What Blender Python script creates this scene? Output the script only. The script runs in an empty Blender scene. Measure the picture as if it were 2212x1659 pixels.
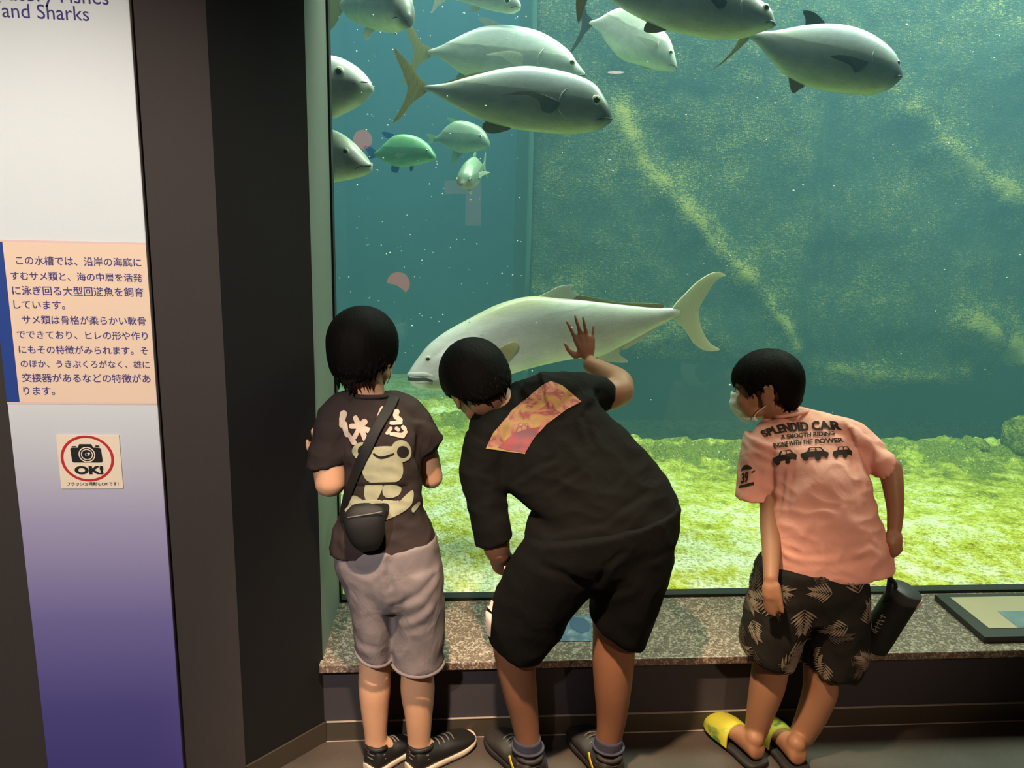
import bpy, bmesh, math, random
import numpy as np
from mathutils import Vector, Matrix, noise
from mathutils.bvhtree import BVHTree

S = bpy.context.scene
COL = S.collection
random.seed(7)
RNG = np.random.default_rng(7)
V3 = lambda *a: np.array(a, float)

# ------------------------------------------------------------------ camera
YAW, PITCH, ROLL, FPX = 0.08310543, -0.20288627, 0.02412723, 1661.0
CAM = V3(0, -2.315, 1.45)
_f = V3(math.sin(YAW)*math.cos(PITCH), math.cos(YAW)*math.cos(PITCH), math.sin(PITCH))
_r0 = V3(math.cos(YAW), -math.sin(YAW), 0); _u0 = np.cross(_r0, _f)
CR = _r0*math.cos(ROLL) + _u0*math.sin(ROLL)
CU = -_r0*math.sin(ROLL) + _u0*math.cos(ROLL)
CF = _f
cam_data = bpy.data.cameras.new('camera'); cam = bpy.data.objects.new('camera', cam_data); COL.objects.link(cam)
cam_data.sensor_width = 36; cam_data.lens = FPX/2212*36; cam_data.clip_start = 0.05; cam_data.clip_end = 100
M = Matrix.Identity(4)
for i in range(3):
    M[i][0], M[i][1], M[i][2], M[i][3] = CR[i], CU[i], -CF[i], CAM[i]
cam.matrix_world = M
S.camera = cam

def ray(px, py):
    return CR*(px-1106)/FPX - CU*(py-829.5)/FPX + CF
def P(px, py, Y):
    """world point seen along a photo direction at the depth plane Y"""
    d = ray(px, py); return CAM + d*((Y-CAM[1])/d[1])
def PZ(px, py, Z):
    d = ray(px, py); return CAM + d*((Z-CAM[2])/d[2])
def pxm(Y):
    return (Y-CAM[1])/FPX*1.02      # metres per photo pixel at depth Y

# ------------------------------------------------------------------ view, world, lights
S.view_settings.view_transform = 'Standard'; S.view_settings.look = 'None'
S.view_settings.exposure = 0.0; S.view_settings.gamma = 1.0
S.view_settings.use_curve_mapping = False
cy = S.cycles
cy.max_bounces = 7; cy.diffuse_bounces = 3; cy.glossy_bounces = 3; cy.transparent_max_bounces = 12
cy.transmission_bounces = 3; cy.volume_bounces = 2
cy.sample_clamp_indirect = 4.0; cy.sample_clamp_direct = 12.0
cy.caustics_reflective = False; cy.caustics_refractive = False
cy.use_adaptive_sampling = True; cy.adaptive_threshold = 0.02
cy.use_denoising = True
W = bpy.data.worlds.new('world'); S.world = W; W.use_nodes = True
W.node_tree.nodes['Background'].inputs[0].default_value = (0.5, 0.42, 0.38, 1)
W.node_tree.nodes['Background'].inputs[1].default_value = 0.012

def area(name, loc, target, sx, sy, power, col):
    l = bpy.data.lights.new(name, 'AREA'); l.shape = 'RECTANGLE'; l.size = sx; l.size_y = sy
    l.energy = power; l.color = col
    o = bpy.data.objects.new(name, l); COL.objects.link(o); o.location = loc
    o.rotation_euler = (Vector(target)-Vector(loc)).to_track_quat('-Z', 'Y').to_euler()
    return o
def spot(name, loc, target, power, col, angle, blend, radius):
    l = bpy.data.lights.new(name, 'SPOT'); l.energy = power; l.color = col
    l.spot_size = math.radians(angle); l.spot_blend = blend; l.shadow_soft_size = radius
    o = bpy.data.objects.new(name, l); COL.objects.link(o); o.location = loc
    o.rotation_euler = (Vector(target)-Vector(loc)).to_track_quat('-Z', 'Y').to_euler()
    return o

# floodlights over the open top of the tank
area('tank_lamp_front', (0.7, 0.85, 4.45), (0.7, 1.0, 0), 3.2, 1.1, 300, (1.0, 1.0, 0.82))
area('tank_lamp_right', (3.1, 1.2, 4.45), (2.9, 1.3, 0), 1.8, 1.4, 285, (1.0, 1.0, 0.82))
area('tank_lamp_deep', (0.0, 3.2, 4.45), (0.0, 3.2, 0), 1.6, 1.4, 40, (0.75, 0.92, 1.0))
# gallery downlights (warm), all shining straight down or nearly so from the ceiling
LAMP_A = (1.228, -3.73, 2.585)
spot('downlight_lamp_gallery', LAMP_A, (1.00, -0.45, 0.78), 330, (1.0, 0.72, 0.50), 27, 0.8, 0.06)
LAMP_B = (-0.95, -3.20, 2.585)
spot('downlight_lamp_panel', LAMP_B, (-0.88, -0.52, 0.92), 600, (1.0, 0.92, 0.84), 45, 0.75, 0.05)
LAMP_C = (-0.12, -1.42, 2.585)
spot('downlight_lamp_window', LAMP_C, (0.27, -0.74, 0.0), 640, (1.0, 0.70, 0.45), 47, 0.8, 0.05)

# ------------------------------------------------------------------ node helpers
class NT:
    def __init__(s, name):
        s.m = bpy.data.materials.new(name); s.m.use_nodes = True
        s.t = s.m.node_tree; s.t.nodes.clear()
        s.out = s.t.nodes.new('ShaderNodeOutputMaterial')
    def n(s, typ, props=None, **inp):
        nd = s.t.nodes.new('ShaderNode'+typ)
        for k, v in (props or {}).items(): setattr(nd, k, v)
        for k, v in inp.items():
            key = k.replace('_', ' ')
            sock = nd.inputs[int(k[1:])] if (k[0] == 'i' and k[1:].isdigit()) else nd.inputs[key]
            s.set(sock, v)
        return nd
    def set(s, sock, v):
        if isinstance(v, bpy.types.NodeSocket): s.t.links.new(v, sock)
        elif isinstance(v, bpy.types.Node): s.t.links.new(v.outputs[0], sock)
        elif isinstance(v, (tuple, list)) and sock.type == 'RGBA' and len(v) == 3: sock.default_value = (*v, 1)
        else: sock.default_value = v
    def coord(s, kind='Object', scale=(1, 1, 1), rot=(0, 0, 0), loc=(0, 0, 0)):
        tc = s.n('TexCoord')
        return s.n('Mapping', Vector=tc.outputs[kind], Scale=scale, Rotation=rot, Location=loc)
    def noise(s, vec, scale, detail=3, rough=0.55, dist=0.0):
        nd = s.n('TexNoise', Vector=vec, Scale=scale, Detail=detail, Roughness=rough, Distortion=dist)
        return nd.outputs[0]
    def ramp(s, fac, stops, interp='LINEAR'):
        nd = s.n('ValToRGB', Fac=fac); cr = nd.color_ramp; cr.interpolation = interp
        while len(cr.elements) < len(stops): cr.elements.new(0.5)
        for e, (p, c) in zip(cr.elements, stops):
            e.position = p; e.color = (*c, 1) if len(c) == 3 else c
        return nd.outputs[0]
    def mixc(s, fac, a, b, mode='MIX'):
        nd = s.n('Mix', {'data_type': 'RGBA', 'blend_type': mode})
        s.set(nd.inputs[0], fac); s.set(nd.inputs[6], a); s.set(nd.inputs[7], b)
        return nd.outputs[2]
    def math(s, op, a, b=0.0, clamp=False):
        nd = s.n('Math', {'operation': op, 'use_clamp': clamp}); s.set(nd.inputs[0], a); s.set(nd.inputs[1], b)
        return nd.outputs[0]
    def bump(s, h, strength=0.3, dist=0.01):
        return s.n('Bump', Height=h, Strength=strength, Distance=dist).outputs[0]
    def pbr(s, col, rough=0.6, spec=0.4, metal=0.0, normal=None, sss=0.0, sssr=None, coat=0, emit=None, es=0, sheen=0):
        b = s.n('BsdfPrincipled')
        s.set(b.inputs['Base Color'], col); s.set(b.inputs['Roughness'], rough)
        s.set(b.inputs['Specular IOR Level'], spec); s.set(b.inputs['Metallic'], metal)
        if normal is not None: s.set(b.inputs['Normal'], normal)
        if sss: s.set(b.inputs['Subsurface Weight'], sss); b.inputs['Subsurface Radius'].default_value = sssr or (0.012, 0.005, 0.003); b.inputs['Subsurface Scale'].default_value = 1.0
        if coat: s.set(b.inputs['Coat Weight'], coat)
        if sheen: s.set(b.inputs['Sheen Weight'], sheen); b.inputs['Sheen Roughness'].default_value = 0.5
        if emit is not None: s.set(b.inputs['Emission Color'], emit); s.set(b.inputs['Emission Strength'], es)
        s.t.links.new(b.outputs[0], s.out.inputs[0]); s.b = b
        return s.m

def plain(name, col, rough=0.6, spec=0.4, metal=0.0, bump=0.0, bscale=200, var=0.0, vscale=6, **k):
    t = NT(name); c = t.coord(); nrm = None; cc = col
    if bump: nrm = t.bump(t.noise(c, bscale, 2), bump, 0.004)
    if var:
        f = t.noise(c, vscale, 4)
        cc = t.mixc(f, tuple(x*(1-var) for x in col), tuple(min(1, x*(1+var)) for x in col))
    return t.pbr(cc, rough, spec, metal, nrm, **k)

# ------------------------------------------------------------------ object helpers
ORG = {}
def tag(o, label=None, cat=None, group=None, kind=None):
    if label: o['label'] = label
    if cat: o['category'] = cat
    if group: o['group'] = group
    if kind: o['kind'] = kind
    return o
def link_mesh(name, me, mats, parent=None, origin=None, smooth=True):
    """link a mesh given in world coordinates; its origin is the parent's or the given one"""
    if parent is not None: org = ORG[parent.name]
    elif origin is not None: org = np.array(origin, float)
    else:
        co = np.empty(len(me.vertices)*3); me.vertices.foreach_get('co', co); co = co.reshape(-1, 3)
        org = V3((co[:, 0].min()+co[:, 0].max())/2, (co[:, 1].min()+co[:, 1].max())/2, co[:, 2].min())
    me.transform(Matrix.Translation(-Vector(org)))
    o = bpy.data.objects.new(name, me); COL.objects.link(o)
    if parent is None: o.location = Vector(org)
    else: o.parent = parent
    ORG[o.name] = org
    for m in (mats if isinstance(mats, (list, tuple)) else [mats]): me.materials.append(m)
    if smooth: me.polygons.foreach_set('use_smooth', [True]*len(me.polygons))
    return o
def pym(verts, faces, name='m'):
    me = bpy.data.meshes.new(name)
    me.from_pydata([tuple(map(float, v)) for v in verts], [], [tuple(f) for f in faces]); me.update(); return me
def obj(name, verts, faces, mats, parent=None, origin=None, smooth=True):
    return link_mesh(name, pym(verts, faces, name), mats, parent, origin, smooth)
def empty(name, loc):
    o = bpy.data.objects.new(name, None); COL.objects.link(o); o.location = Vector(loc); o.empty_display_size = 0.1
    ORG[o.name] = np.array(loc, float); return o
def join(*parts):
    vs, fs, n = [], [], 0
    for v, f in parts:
        vs.extend(v); fs.extend([tuple(i+n for i in q) for q in f]); n += len(v)
    return vs, fs
def boxvf(x0, x1, y0, y1, z0, z1):
    v = [(x, y, z) for z in (z0, z1) for y in (y0, y1) for x in (x0, x1)]
    f = [(0, 2, 3, 1), (4, 5, 7, 6), (0, 1, 5, 4), (2, 6, 7, 3), (0, 4, 6, 2), (1, 3, 7, 5)]
    return v, f
def rbox(x0, x1, y0, y1, z0, z1, r=0.003, seg=2):
    bm = bmesh.new(); v, f = boxvf(x0, x1, y0, y1, z0, z1)
    bv = [bm.verts.new(p) for p in v]
    for q in f: bm.faces.new([bv[i] for i in q])
    bmesh.ops.bevel(bm, geom=bm.edges[:], offset=r, segments=seg, affect='EDGES', profile=0.5)
    vs = [tuple(x.co) for x in bm.verts]; bm.verts.index_update()
    fs = [[x.index for x in q.verts] for q in bm.faces]; bm.free(); return vs, fs
def prism(poly, d, both=True):
    """extrude a list of 3-D points by the vector d"""
    n = len(poly); d = np.array(d, float); poly = [np.array(p, float) for p in poly]
    v = poly+[p+d for p in poly]
    f = [tuple(range(n))[::-1], tuple(range(n, 2*n))]+[(i, (i+1) % n, n+(i+1) % n, n+i) for i in range(n)]
    return v, f
def cr(arr, sub):
    """Catmull-Rom resample of an (n,k) array"""
    arr = np.array(arr, float); n = len(arr)
    if n < 3 or sub <= 1:
        t = np.linspace(0, n-1, (n-1)*max(sub, 1)+1)
        return np.stack([np.interp(t, range(n), arr[:, k]) for k in range(arr.shape[1])], 1)
    ext = np.vstack([2*arr[0]-arr[1], arr, 2*arr[-1]-arr[-2]]); out = []
    for i in range(n-1):
        p0, p1, p2, p3 = ext[i:i+4]
        for s in range(sub):
            t = s/sub
            out.append(0.5*((2*p1)+(-p0+p2)*t+(2*p0-5*p1+4*p2-p3)*t*t+(-p0+3*p1-3*p2+p3)*t**3))
    out.append(arr[-1]); return np.array(out)
def loft(rings, n=28, sub=4, caps=True):
    """rings: (centre, half-axis a, half-axis b[, power])"""
    rows = [np.concatenate([r[0], r[1], r[2], [r[3] if len(r) > 3 else 2.0]]) for r in rings]
    R = cr(rows, sub); vs, fs = [], []
    th = np.linspace(0, 2*math.pi, n, endpoint=False); ct, st = np.cos(th), np.sin(th)
    for q in R:
        c, a, b, p = q[:3], q[3:6], q[6:9], max(q[9], 1.2)
        x = np.sign(ct)*np.abs(ct)**(2/p); y = np.sign(st)*np.abs(st)**(2/p)
        vs.extend(c+np.outer(x, a)+np.outer(y, b))
    m = len(R)
    for i in range(m-1):
        for j in range(n):
            k = (j+1) % n; fs.append((i*n+j, i*n+k, (i+1)*n+k, (i+1)*n+j))
    if caps:
        vs.append(R[0][:3]); vs.append(R[-1][:3]); a, b = len(vs)-2, len(vs)-1
        for j in range(n):
            k = (j+1) % n; fs.append((a, k, j)); fs.append((b, (m-1)*n+j, (m-1)*n+k))
    return vs, fs
def RP(l, r, Y, depth, p=2.2, dy=0.0, up=None):
    """ring whose left and right ends sit where the photo shows them, at depth Y; depth = its extent front to back"""
    Yl, Yr = (Y if np.ndim(Y) else (Y, Y))
    a0, a1 = P(l[0], l[1], Yl), P(r[0], r[1], Yr)
    c = (a0+a1)/2+V3(0, dy, 0); a = (a1-a0)/2; t = a/np.linalg.norm(a)
    b = V3(0, 1, 0) if up is None else np.array(up, float)
    b = b-t*(b@t); b = b/np.linalg.norm(b)*depth/2
    return (c, a, b, p)
def tube(pts, rad, n=14, sub=4, flat=1.0, ref=(0, 0, 1), dome=True):
    """round tube through 3-D points with a radius at each"""
    A = np.column_stack([np.array(pts, float), np.array(rad, float)]); A = cr(A, sub)
    C, R = A[:, :3], A[:, 3]; T = np.gradient(C, axis=0); T /= np.linalg.norm(T, axis=1)[:, None]+1e-12
    r = np.array(ref, float); u = r-T[0]*(r@T[0])
    if np.linalg.norm(u) < 1e-3: r = V3(1, 0, 0); u = r-T[0]*(r@T[0])
    rings = []
    def add(c, t, rad, u):
        w = np.cross(t, u); rings.append((c, u*rad, w*rad*flat))
    U = []
    for i in range(len(C)):
        u = u-T[i]*(u@T[i]); u /= np.linalg.norm(u); U.append(u)
    if dome:
        for k in (0.15, 0.5, 0.8): add(C[0]-T[0]*R[0]*math.cos(k*math.pi/2)*0.9, T[0], R[0]*math.sin(k*math.pi/2), U[0])
    for i in range(len(C)): add(C[i], T[i], R[i], U[i])
    if dome:
        for k in (0.8, 0.5, 0.15): add(C[-1]+T[-1]*R[-1]*math.cos(k*math.pi/2)*0.9, T[-1], R[-1]*math.sin(k*math.pi/2), U[-1])
    return loft(rings, n, 1)
def ball(c, rx, ry=None, rz=None, n=20, m=12, R=None):
    ry = ry or rx; rz = rz or rx; vs, fs = [], []; c = np.array(c, float)
    for i in range(1, m):
        ph = math.pi*i/m
        for j in range(n):
            t = 2*math.pi*j/n; vs.append(V3(rx*math.sin(ph)*math.cos(t), ry*math.sin(ph)*math.sin(t), rz*math.cos(ph)))
    vs += [V3(0, 0, rz), V3(0, 0, -rz)]; a, b = len(vs)-2, len(vs)-1
    for i in range(m-2):
        for j in range(n):
            k = (j+1) % n; fs.append((i*n+j, (i+1)*n+j, (i+1)*n+k, i*n+k))
    for j in range(n):
        k = (j+1) % n; fs.append((a, j, k)); fs.append((b, (m-2)*n+k, (m-2)*n+j))
    if R is not None: vs = [np.array(R) @ v for v in vs]
    return [c+v for v in vs], fs
def fuse(parts, voxel=0.0045, smooth=6, lam=0.5):
    """one continuous skin around overlapping closed shapes"""
    v, f = join(*parts); me = pym(v, f, 'tmp'); o = bpy.data.objects.new('tmp', me); COL.objects.link(o)
    m = o.modifiers.new('r', 'REMESH'); m.mode = 'VOXEL'; m.voxel_size = voxel; m.use_smooth_shade = True
    if smooth:
        s = o.modifiers.new('s', 'SMOOTH'); s.iterations = smooth; s.factor = lam
    dg = bpy.context.evaluated_depsgraph_get(); dg.update()
    res = bpy.data.meshes.new_from_object(o.evaluated_get(dg)); bpy.data.objects.remove(o); bpy.data.meshes.remove(me)
    return res
def getco(me):
    co = np.empty(len(me.vertices)*3); me.vertices.foreach_get('co', co); return co.reshape(-1, 3)
def setco(me, co):
    me.vertices.foreach_set('co', np.ascontiguousarray(co, float).ravel()); me.update()
def getno(me):
    no = np.empty(len(me.vertices)*3); me.vertices.foreach_get('normal', no); return no.reshape(-1, 3)
def creases(me, bvh, segs, amp=.005, wid=.009):
    """pressed-in cloth folds along lines on a garment (given as photo points), with a soft roll beside each"""
    co, no = getco(me), getno(me)
    for pts, k in segs:
        w = []
        for q in pts:
            d = Vector(ray(*q)).normalized(); h, n, i, _ = bvh.ray_cast(Vector(CAM), d)
            if h is not None: w.append(np.array(h))
        for a, b in zip(w[:-1], w[1:]):
            ab = b-a; t = np.clip(((co-a)@ab)/(ab@ab), 0, 1); dv = co-(a+t[:, None]*ab); dist = np.linalg.norm(dv, axis=1)
            side = np.cross(ab/np.linalg.norm(ab), no); sgn = np.sign((dv*side).sum(1))
            co += no*(k*amp*(-np.exp(-(dist/wid)**2)+0.7*np.exp(-((dist-1.9*wid)/(1.1*wid))**2)*(sgn > 0))*(0.35+0.65*np.sin(np.pi*np.clip(t, .02, .98))))[:, None]
    setco(me, co)
def wrinkle(me, amp, scale, seed=0.0, mask=None):
    """soft cloth folds: move the skin along its normals by stretched noise"""
    co, no = getco(me), getno(me); sc = np.array(scale, float)
    for i in range(len(co)):
        q = Vector(co[i]*sc+seed); q2 = Vector((q[0]+q[2]*.8, q[1], q[2]-q[0]*.6))*1.5; h = noise.noise(q)+0.4*noise.noise(q*2.1)+0.9*(0.5-abs(noise.noise(q2))*2.0)
        w = 1.0 if mask is None else mask(co[i])
        co[i] += no[i]*amp*h*w
    setco(me, co)
def bvh_of(me, org=None):
    co = getco(me)
    return BVHTree.FromPolygons([Vector(c) for c in co], [tuple(p.vertices) for p in me.polygons])

def text_mesh(body, size=1.0, align='LEFT', bold=0.0, space=1.0, line=1.0):
    cu = bpy.data.curves.new('t', 'FONT'); cu.body = body; cu.size = size; cu.align_x = align
    cu.offset = bold; cu.space_character = space; cu.space_line = line; cu.resolution_u = 4
    o = bpy.data.objects.new('t', cu); COL.objects.link(o)
    dg = bpy.context.evaluated_depsgraph_get(); dg.update()
    me = bpy.data.meshes.new_from_object(o.evaluated_get(dg)); bpy.data.objects.remove(o); bpy.data.curves.remove(cu)
    return me
def me_vf(me):
    v = [np.array(x.co) for x in me.vertices]; f = [tuple(p.vertices) for p in me.polygons]; bpy.data.meshes.remove(me); return v, f
def poly2d(pts):
    return [V3(x, y, 0) for x, y in pts], [tuple(range(len(pts)))]
def disc2d(cx, cy, rx, ry, n=28, rot=0):
    c, s = math.cos(rot), math.sin(rot)
    return poly2d([(cx+rx*math.cos(t)*c-ry*math.sin(t)*s, cy+rx*math.cos(t)*s+ry*math.sin(t)*c) for t in np.linspace(0, 2*math.pi, n, endpoint=False)])
def ring2d(cx, cy, r0, r1, n=48):
    t = np.linspace(0, 2*math.pi, n, endpoint=False)
    v = [V3(cx+r0*math.cos(a), cy+r0*math.sin(a), 0) for a in t]+[V3(cx+r1*math.cos(a), cy+r1*math.sin(a), 0) for a in t]
    return v, [(i, (i+1) % n, n+(i+1) % n, n+i) for i in range(n)]
# ------------------------------------------------------------------ materials of the setting
M_wall = plain('dark_brown_wall', (0.046, 0.037, 0.033), 0.75, 0.25, bump=0.25, bscale=420, var=0.08, vscale=3)
M_black = plain('black_wall', (0.012, 0.011, 0.011), 0.7, 0.25, bump=0.2, bscale=420)
M_jamb = plain('grey_reveal', (0.20, 0.22, 0.20), 0.7, 0.25, bump=0.15, bscale=420)
M_base = plain('charcoal_base_wall', (0.045, 0.040, 0.045), 0.75, 0.2, bump=0.15, bscale=300)
M_skirt = plain('vinyl_skirting', (0.055, 0.043, 0.030), 0.45, 0.4)
M_ceil = plain('dark_ceiling', (0.03, 0.028, 0.027), 0.9, 0.1)
M_gasket = plain('black_sealant', (0.012, 0.013, 0.013), 0.45, 0.4)
t = NT('grey_vinyl_floor'); c = t.coord()
n1 = t.noise(c, 420, 2); n2 = t.noise(c, 5, 4)
M_floor = t.pbr(t.mixc(t.math('MULTIPLY', n1, n2), (0.035, 0.028, 0.023), (0.15, 0.12, 0.10)), 0.55, 0.35, normal=t.bump(n1, 0.25, 0.003))
# terrazzo-like stone ledge: pale body, dark chips
t = NT('pebbled_stone'); c = t.coord('Object', (1, 1, 1))
vo = t.n('TexVoronoi', Vector=t.n('Mapping', Vector=t.n('TexCoord').outputs['Object'], Scale=(1.0, 0.85, 1.0)), Scale=105.0, Randomness=1.0)
vo2 = t.n('TexNoise', Vector=c, Scale=95.0, Detail=2.0, Distortion=1.2)
chips = t.ramp(vo.outputs[0], [(0.28, (0, 0, 0)), (0.44, (1, 1, 1))])
ch2 = t.ramp(vo2.outputs[0], [(0.49, (0, 0, 0)), (0.58, (1, 1, 1))])
body = t.mixc(t.noise(c, 160, 2), (0.29, 0.225, 0.17), (0.43, 0.35, 0.28))
M_ledge = t.pbr(t.mixc(t.math('MULTIPLY', chips, ch2), t.mixc(t.noise(c, 40, 1), (0.05, 0.035, 0.028), (0.20, 0.14, 0.10)), body), 0.38, 0.45)

# glass: see-through pane with a weak mirror image
t = NT('clear_acrylic'); fr = t.n('Fresnel', IOR=1.45)
mix = t.n('MixShader'); t.set(mix.inputs[0], t.math('MULTIPLY', fr.outputs[0], t.math('SUBTRACT', 1.0, t.n('NewGeometry').outputs['Backfacing']))); t.set(mix.inputs[1], t.n('BsdfTransparent', Color=(0.985, 1.0, 0.99)))
t.set(mix.inputs[2], t.n('BsdfGlossy', Color=(1, 1, 1), Roughness=0.0)); t.t.links.new(mix.outputs[0], t.out.inputs[0]); M_glass = t.m

# water: absorbs red, scatters blue-green
t = NT('tank_water'); a = t.n('VolumeAbsorption', Color=(0.34, 0.86, 0.80), Density=0.17)
s = t.n('VolumeScatter', Color=(0.33, 0.69, 0.93), Density=0.080, Anisotropy=0.0)
ad = t.n('AddShader'); t.set(ad.inputs[0], a); t.set(ad.inputs[1], s); t.t.links.new(ad.outputs[0], t.out.inputs['Volume']); M_water = t.m

# sand with algae
t = NT('algae_sand'); c = t.coord()
g = t.n('SeparateXYZ', Vector=t.n('TexCoord').outputs['Object'])
n1 = t.noise(c, 2.3, 5, 0.6, 0.4); n2 = t.noise(c, 11, 4, 0.65); n3 = t.noise(c, 60, 3, 0.6); vo = t.n('TexVoronoi', Vector=c, Scale=13.0)
f = t.math('ADD', t.math('MULTIPLY', n1, 0.75), t.math('MULTIPLY', n2, 0.45))
mo = t.n('Attribute', {'attribute_name': 'moss'}).outputs['Fac']
f = t.math('ADD', f, t.math('MULTIPLY', g.outputs[0], 0.045)); f = t.math('ADD', f, t.math('MULTIPLY', g.outputs[1], 0.03)); f = t.math('ADD', f, t.math('MULTIPLY', mo, 0.36)); f = t.math('ADD', f, t.math('MULTIPLY', t.math('SUBTRACT', n2, 0.5), 0.5))
base = t.ramp(f, [(0.50, (0.86, 0.84, 0.60)), (0.62, (0.74, 0.72, 0.34)), (0.74, (0.60, 0.57, 0.09)), (0.86, (0.44, 0.42, 0.035)), (1.0, (0.20, 0.21, 0.02))])
spk = t.ramp(n3, [(0.38, (0.50, 0.47, 0.30)), (0.52, (1, 1, 1))])
base = t.mixc(0.8, base, spk, 'MULTIPLY')
hole = t.ramp(vo.outputs[0], [(0.03, (0.20, 0.18, 0.05)), (0.16, (1, 1, 1))])
base = t.mixc(t.math('MULTIPLY', n2, 1.2, True), base, hole, 'MULTIPLY')
wh = t.ramp(t.noise(c, 90, 2, 0.5), [(0.66, (0, 0, 0)), (0.72, (1, 1, 1))])
base = t.mixc(wh, base, (0.9, 0.92, 0.75))
M_sand = t.pbr(base, 0.9, 0.1, normal=t.bump(t.math('ADD', n3, n2), 0.8, 0.035))

# fake rock with algae on it
t = NT('algae_rock'); tc = t.n('TexCoord').outputs['Object']
c = t.n('Mapping', Vector=tc, Scale=(1, 1, 1)); st = t.n('Mapping', Vector=tc, Scale=(52, 52, 125))
al = t.n('Attribute', {'attribute_name': 'algae'}).outputs['Fac']
fine = t.noise(st, 1.0, 3, 0.6, 0.6); patch = t.noise(c, 1.1, 5, 0.62, 0.3); mid = t.noise(c, 5.0, 4, 0.6)
w = t.n('TexVoronoi', Vector=t.n('Mapping', Vector=tc, Scale=(85, 16, 140)), Scale=1.0, Randomness=0.5).outputs[0]
f = t.math('ADD', t.math('MULTIPLY', fine, 0.9), t.math('MULTIPLY', patch, 0.62))
f = t.math('ADD', f, t.math('MULTIPLY', mid, 0.30)); f = t.math('SUBTRACT', f, t.math('MULTIPLY', w, 0.36)); f = t.math('ADD', f, t.math('MULTIPLY', al, 0.42))
base = t.ramp(f, [(0.60, (0.010, 0.022, 0.016)), (0.82, (0.040, 0.050, 0.020)), (1.0, (0.24, 0.21, 0.045))])
M_rock = t.pbr(base, 0.9, 0.1, normal=t.bump(f, 0.6, 0.04))
M_tankblue = plain('blue_tank_wall', (0.02, 0.06, 0.10), 0.9, 0.1, var=0.3, vscale=1.5)
M_strip = plain('pale_tank_seam', (0.028, 0.058, 0.044), 0.8, 0.1, var=0.25, vscale=5)

# ------------------------------------------------------------------ room shell
def st(name, vf, mat, smooth=False):
    o = obj(name, vf[0], vf[1], mat, smooth=smooth); o['kind'] = 'structure'; return o
YB, YS, ZS0, ZS1 = -0.337, -0.367, 0.2288, 0.2532
XJ = -0.346                      # plane of the reveal
CX, CY = -0.5203, -0.511         # outer edge of the slanted black face
st('floor', boxvf(-2.6, 3.4, -5.6, YB, -0.06, 0.0), M_floor)
st('ceiling', boxvf(-2.6, 3.4, -5.6, YB, 2.60, 2.66), M_ceil)
st('wall_back', boxvf(-2.6, 3.4, -5.66, -5.6, -0.06, 2.66), M_base)
st('wall_right', boxvf(3.4, 3.46, -5.66, -0.30, -0.06, 2.66), M_base)
st('wall_side', boxvf(-2.66, -2.6, -5.66, -0.30, -0.06, 2.66), M_base)
foot = [(-2.6, CY), (CX, CY), (XJ, YB), (XJ, -0.002), (-2.6, -0.002)]
v, f = prism([(x, y, 0) for x, y in foot], (0, 0, 2.6))
wl = st('wall_left', (v, f), [M_wall, M_black, M_jamb])
for p in wl.data.polygons:
    n = p.normal
    if n.x > 0.3 and n.y < -0.3: p.material_index = 1
    elif n.x > 0.9: p.material_index = 2
st('wall_base', boxvf(XJ, 3.4, YB, -0.302, 0.0, ZS0), M_base)
st('wall_header', boxvf(XJ, 3.4, YB, -0.002, 2.42, 2.60), M_base)
# skirting: along the base wall and along the slanted face
st('baseboard_front', rbox(XJ+0.006, 3.38, YB-0.007, YB-0.001, 0.001, 0.060, 0.0015), M_skirt)
d = V3(CX-XJ, CY-YB, 0); d /= np.linalg.norm(d); nrm = V3(-d[1], d[0], 0)
if nrm[1] > 0: nrm = -nrm
a0 = V3(XJ, YB, 0.001)+nrm*0.001; a1 = V3(CX, CY, 0.001)+nrm*0.001
st('baseboard_left', prism([a0, a1, a1+nrm*0.006, a0+nrm*0.006], (0, 0, 0.059)), M_skirt)
# thin bright sealing bead where the skirting meets the floor
M_bead_highlight = plain('grey_bead_and_highlight', (0.35, 0.30, 0.25), 0.3, 0.6)
st('trim_1', rbox(XJ+0.006, 3.38, YB-0.0115, YB-0.0075, 0.0005, 0.0032, 0.001), M_bead_highlight)
st('trim_edge_highlight', rbox(XJ+0.006, 3.38, YB-0.0088, YB-0.0012, 0.0603, 0.0618, 0.0005), M_bead_highlight)  # pale strip standing in for the highlight along the skirting's top edge
# window pane and black sealant
w = st('window_1', boxvf(XJ, 3.4, 0.0, 0.03, 0.262, 2.42), M_glass)
g = obj('sealant', *join(boxvf(XJ, 3.4, -0.004, 0.034, 0.2535, 0.262), boxvf(XJ, XJ+0.006, -0.004, 0.034, 0.262, 2.42)), M_gasket, parent=w, smooth=False)

# stone ledge
led = obj('stone_ledge', *rbox(-0.352, 3.38, YS, -0.0045, ZS0, ZS1, 0.003), M_ledge, smooth=False)
tag(led, 'long pebbled stone ledge running below the tank window', 'ledge')

# ------------------------------------------------------------------ tank shell
st('wall_tank_back', boxvf(-2.2, 0.62, 4.3, 4.36, 0, 4.6), M_tankblue)
st('wall_tank_left', boxvf(-2.26, -2.2, 0.04, 4.36, 0, 4.6), M_tankblue)
st('wall_tank_right', boxvf(5.4, 5.46, 0.04, 4.36, 0, 4.6), M_tankblue)

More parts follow.
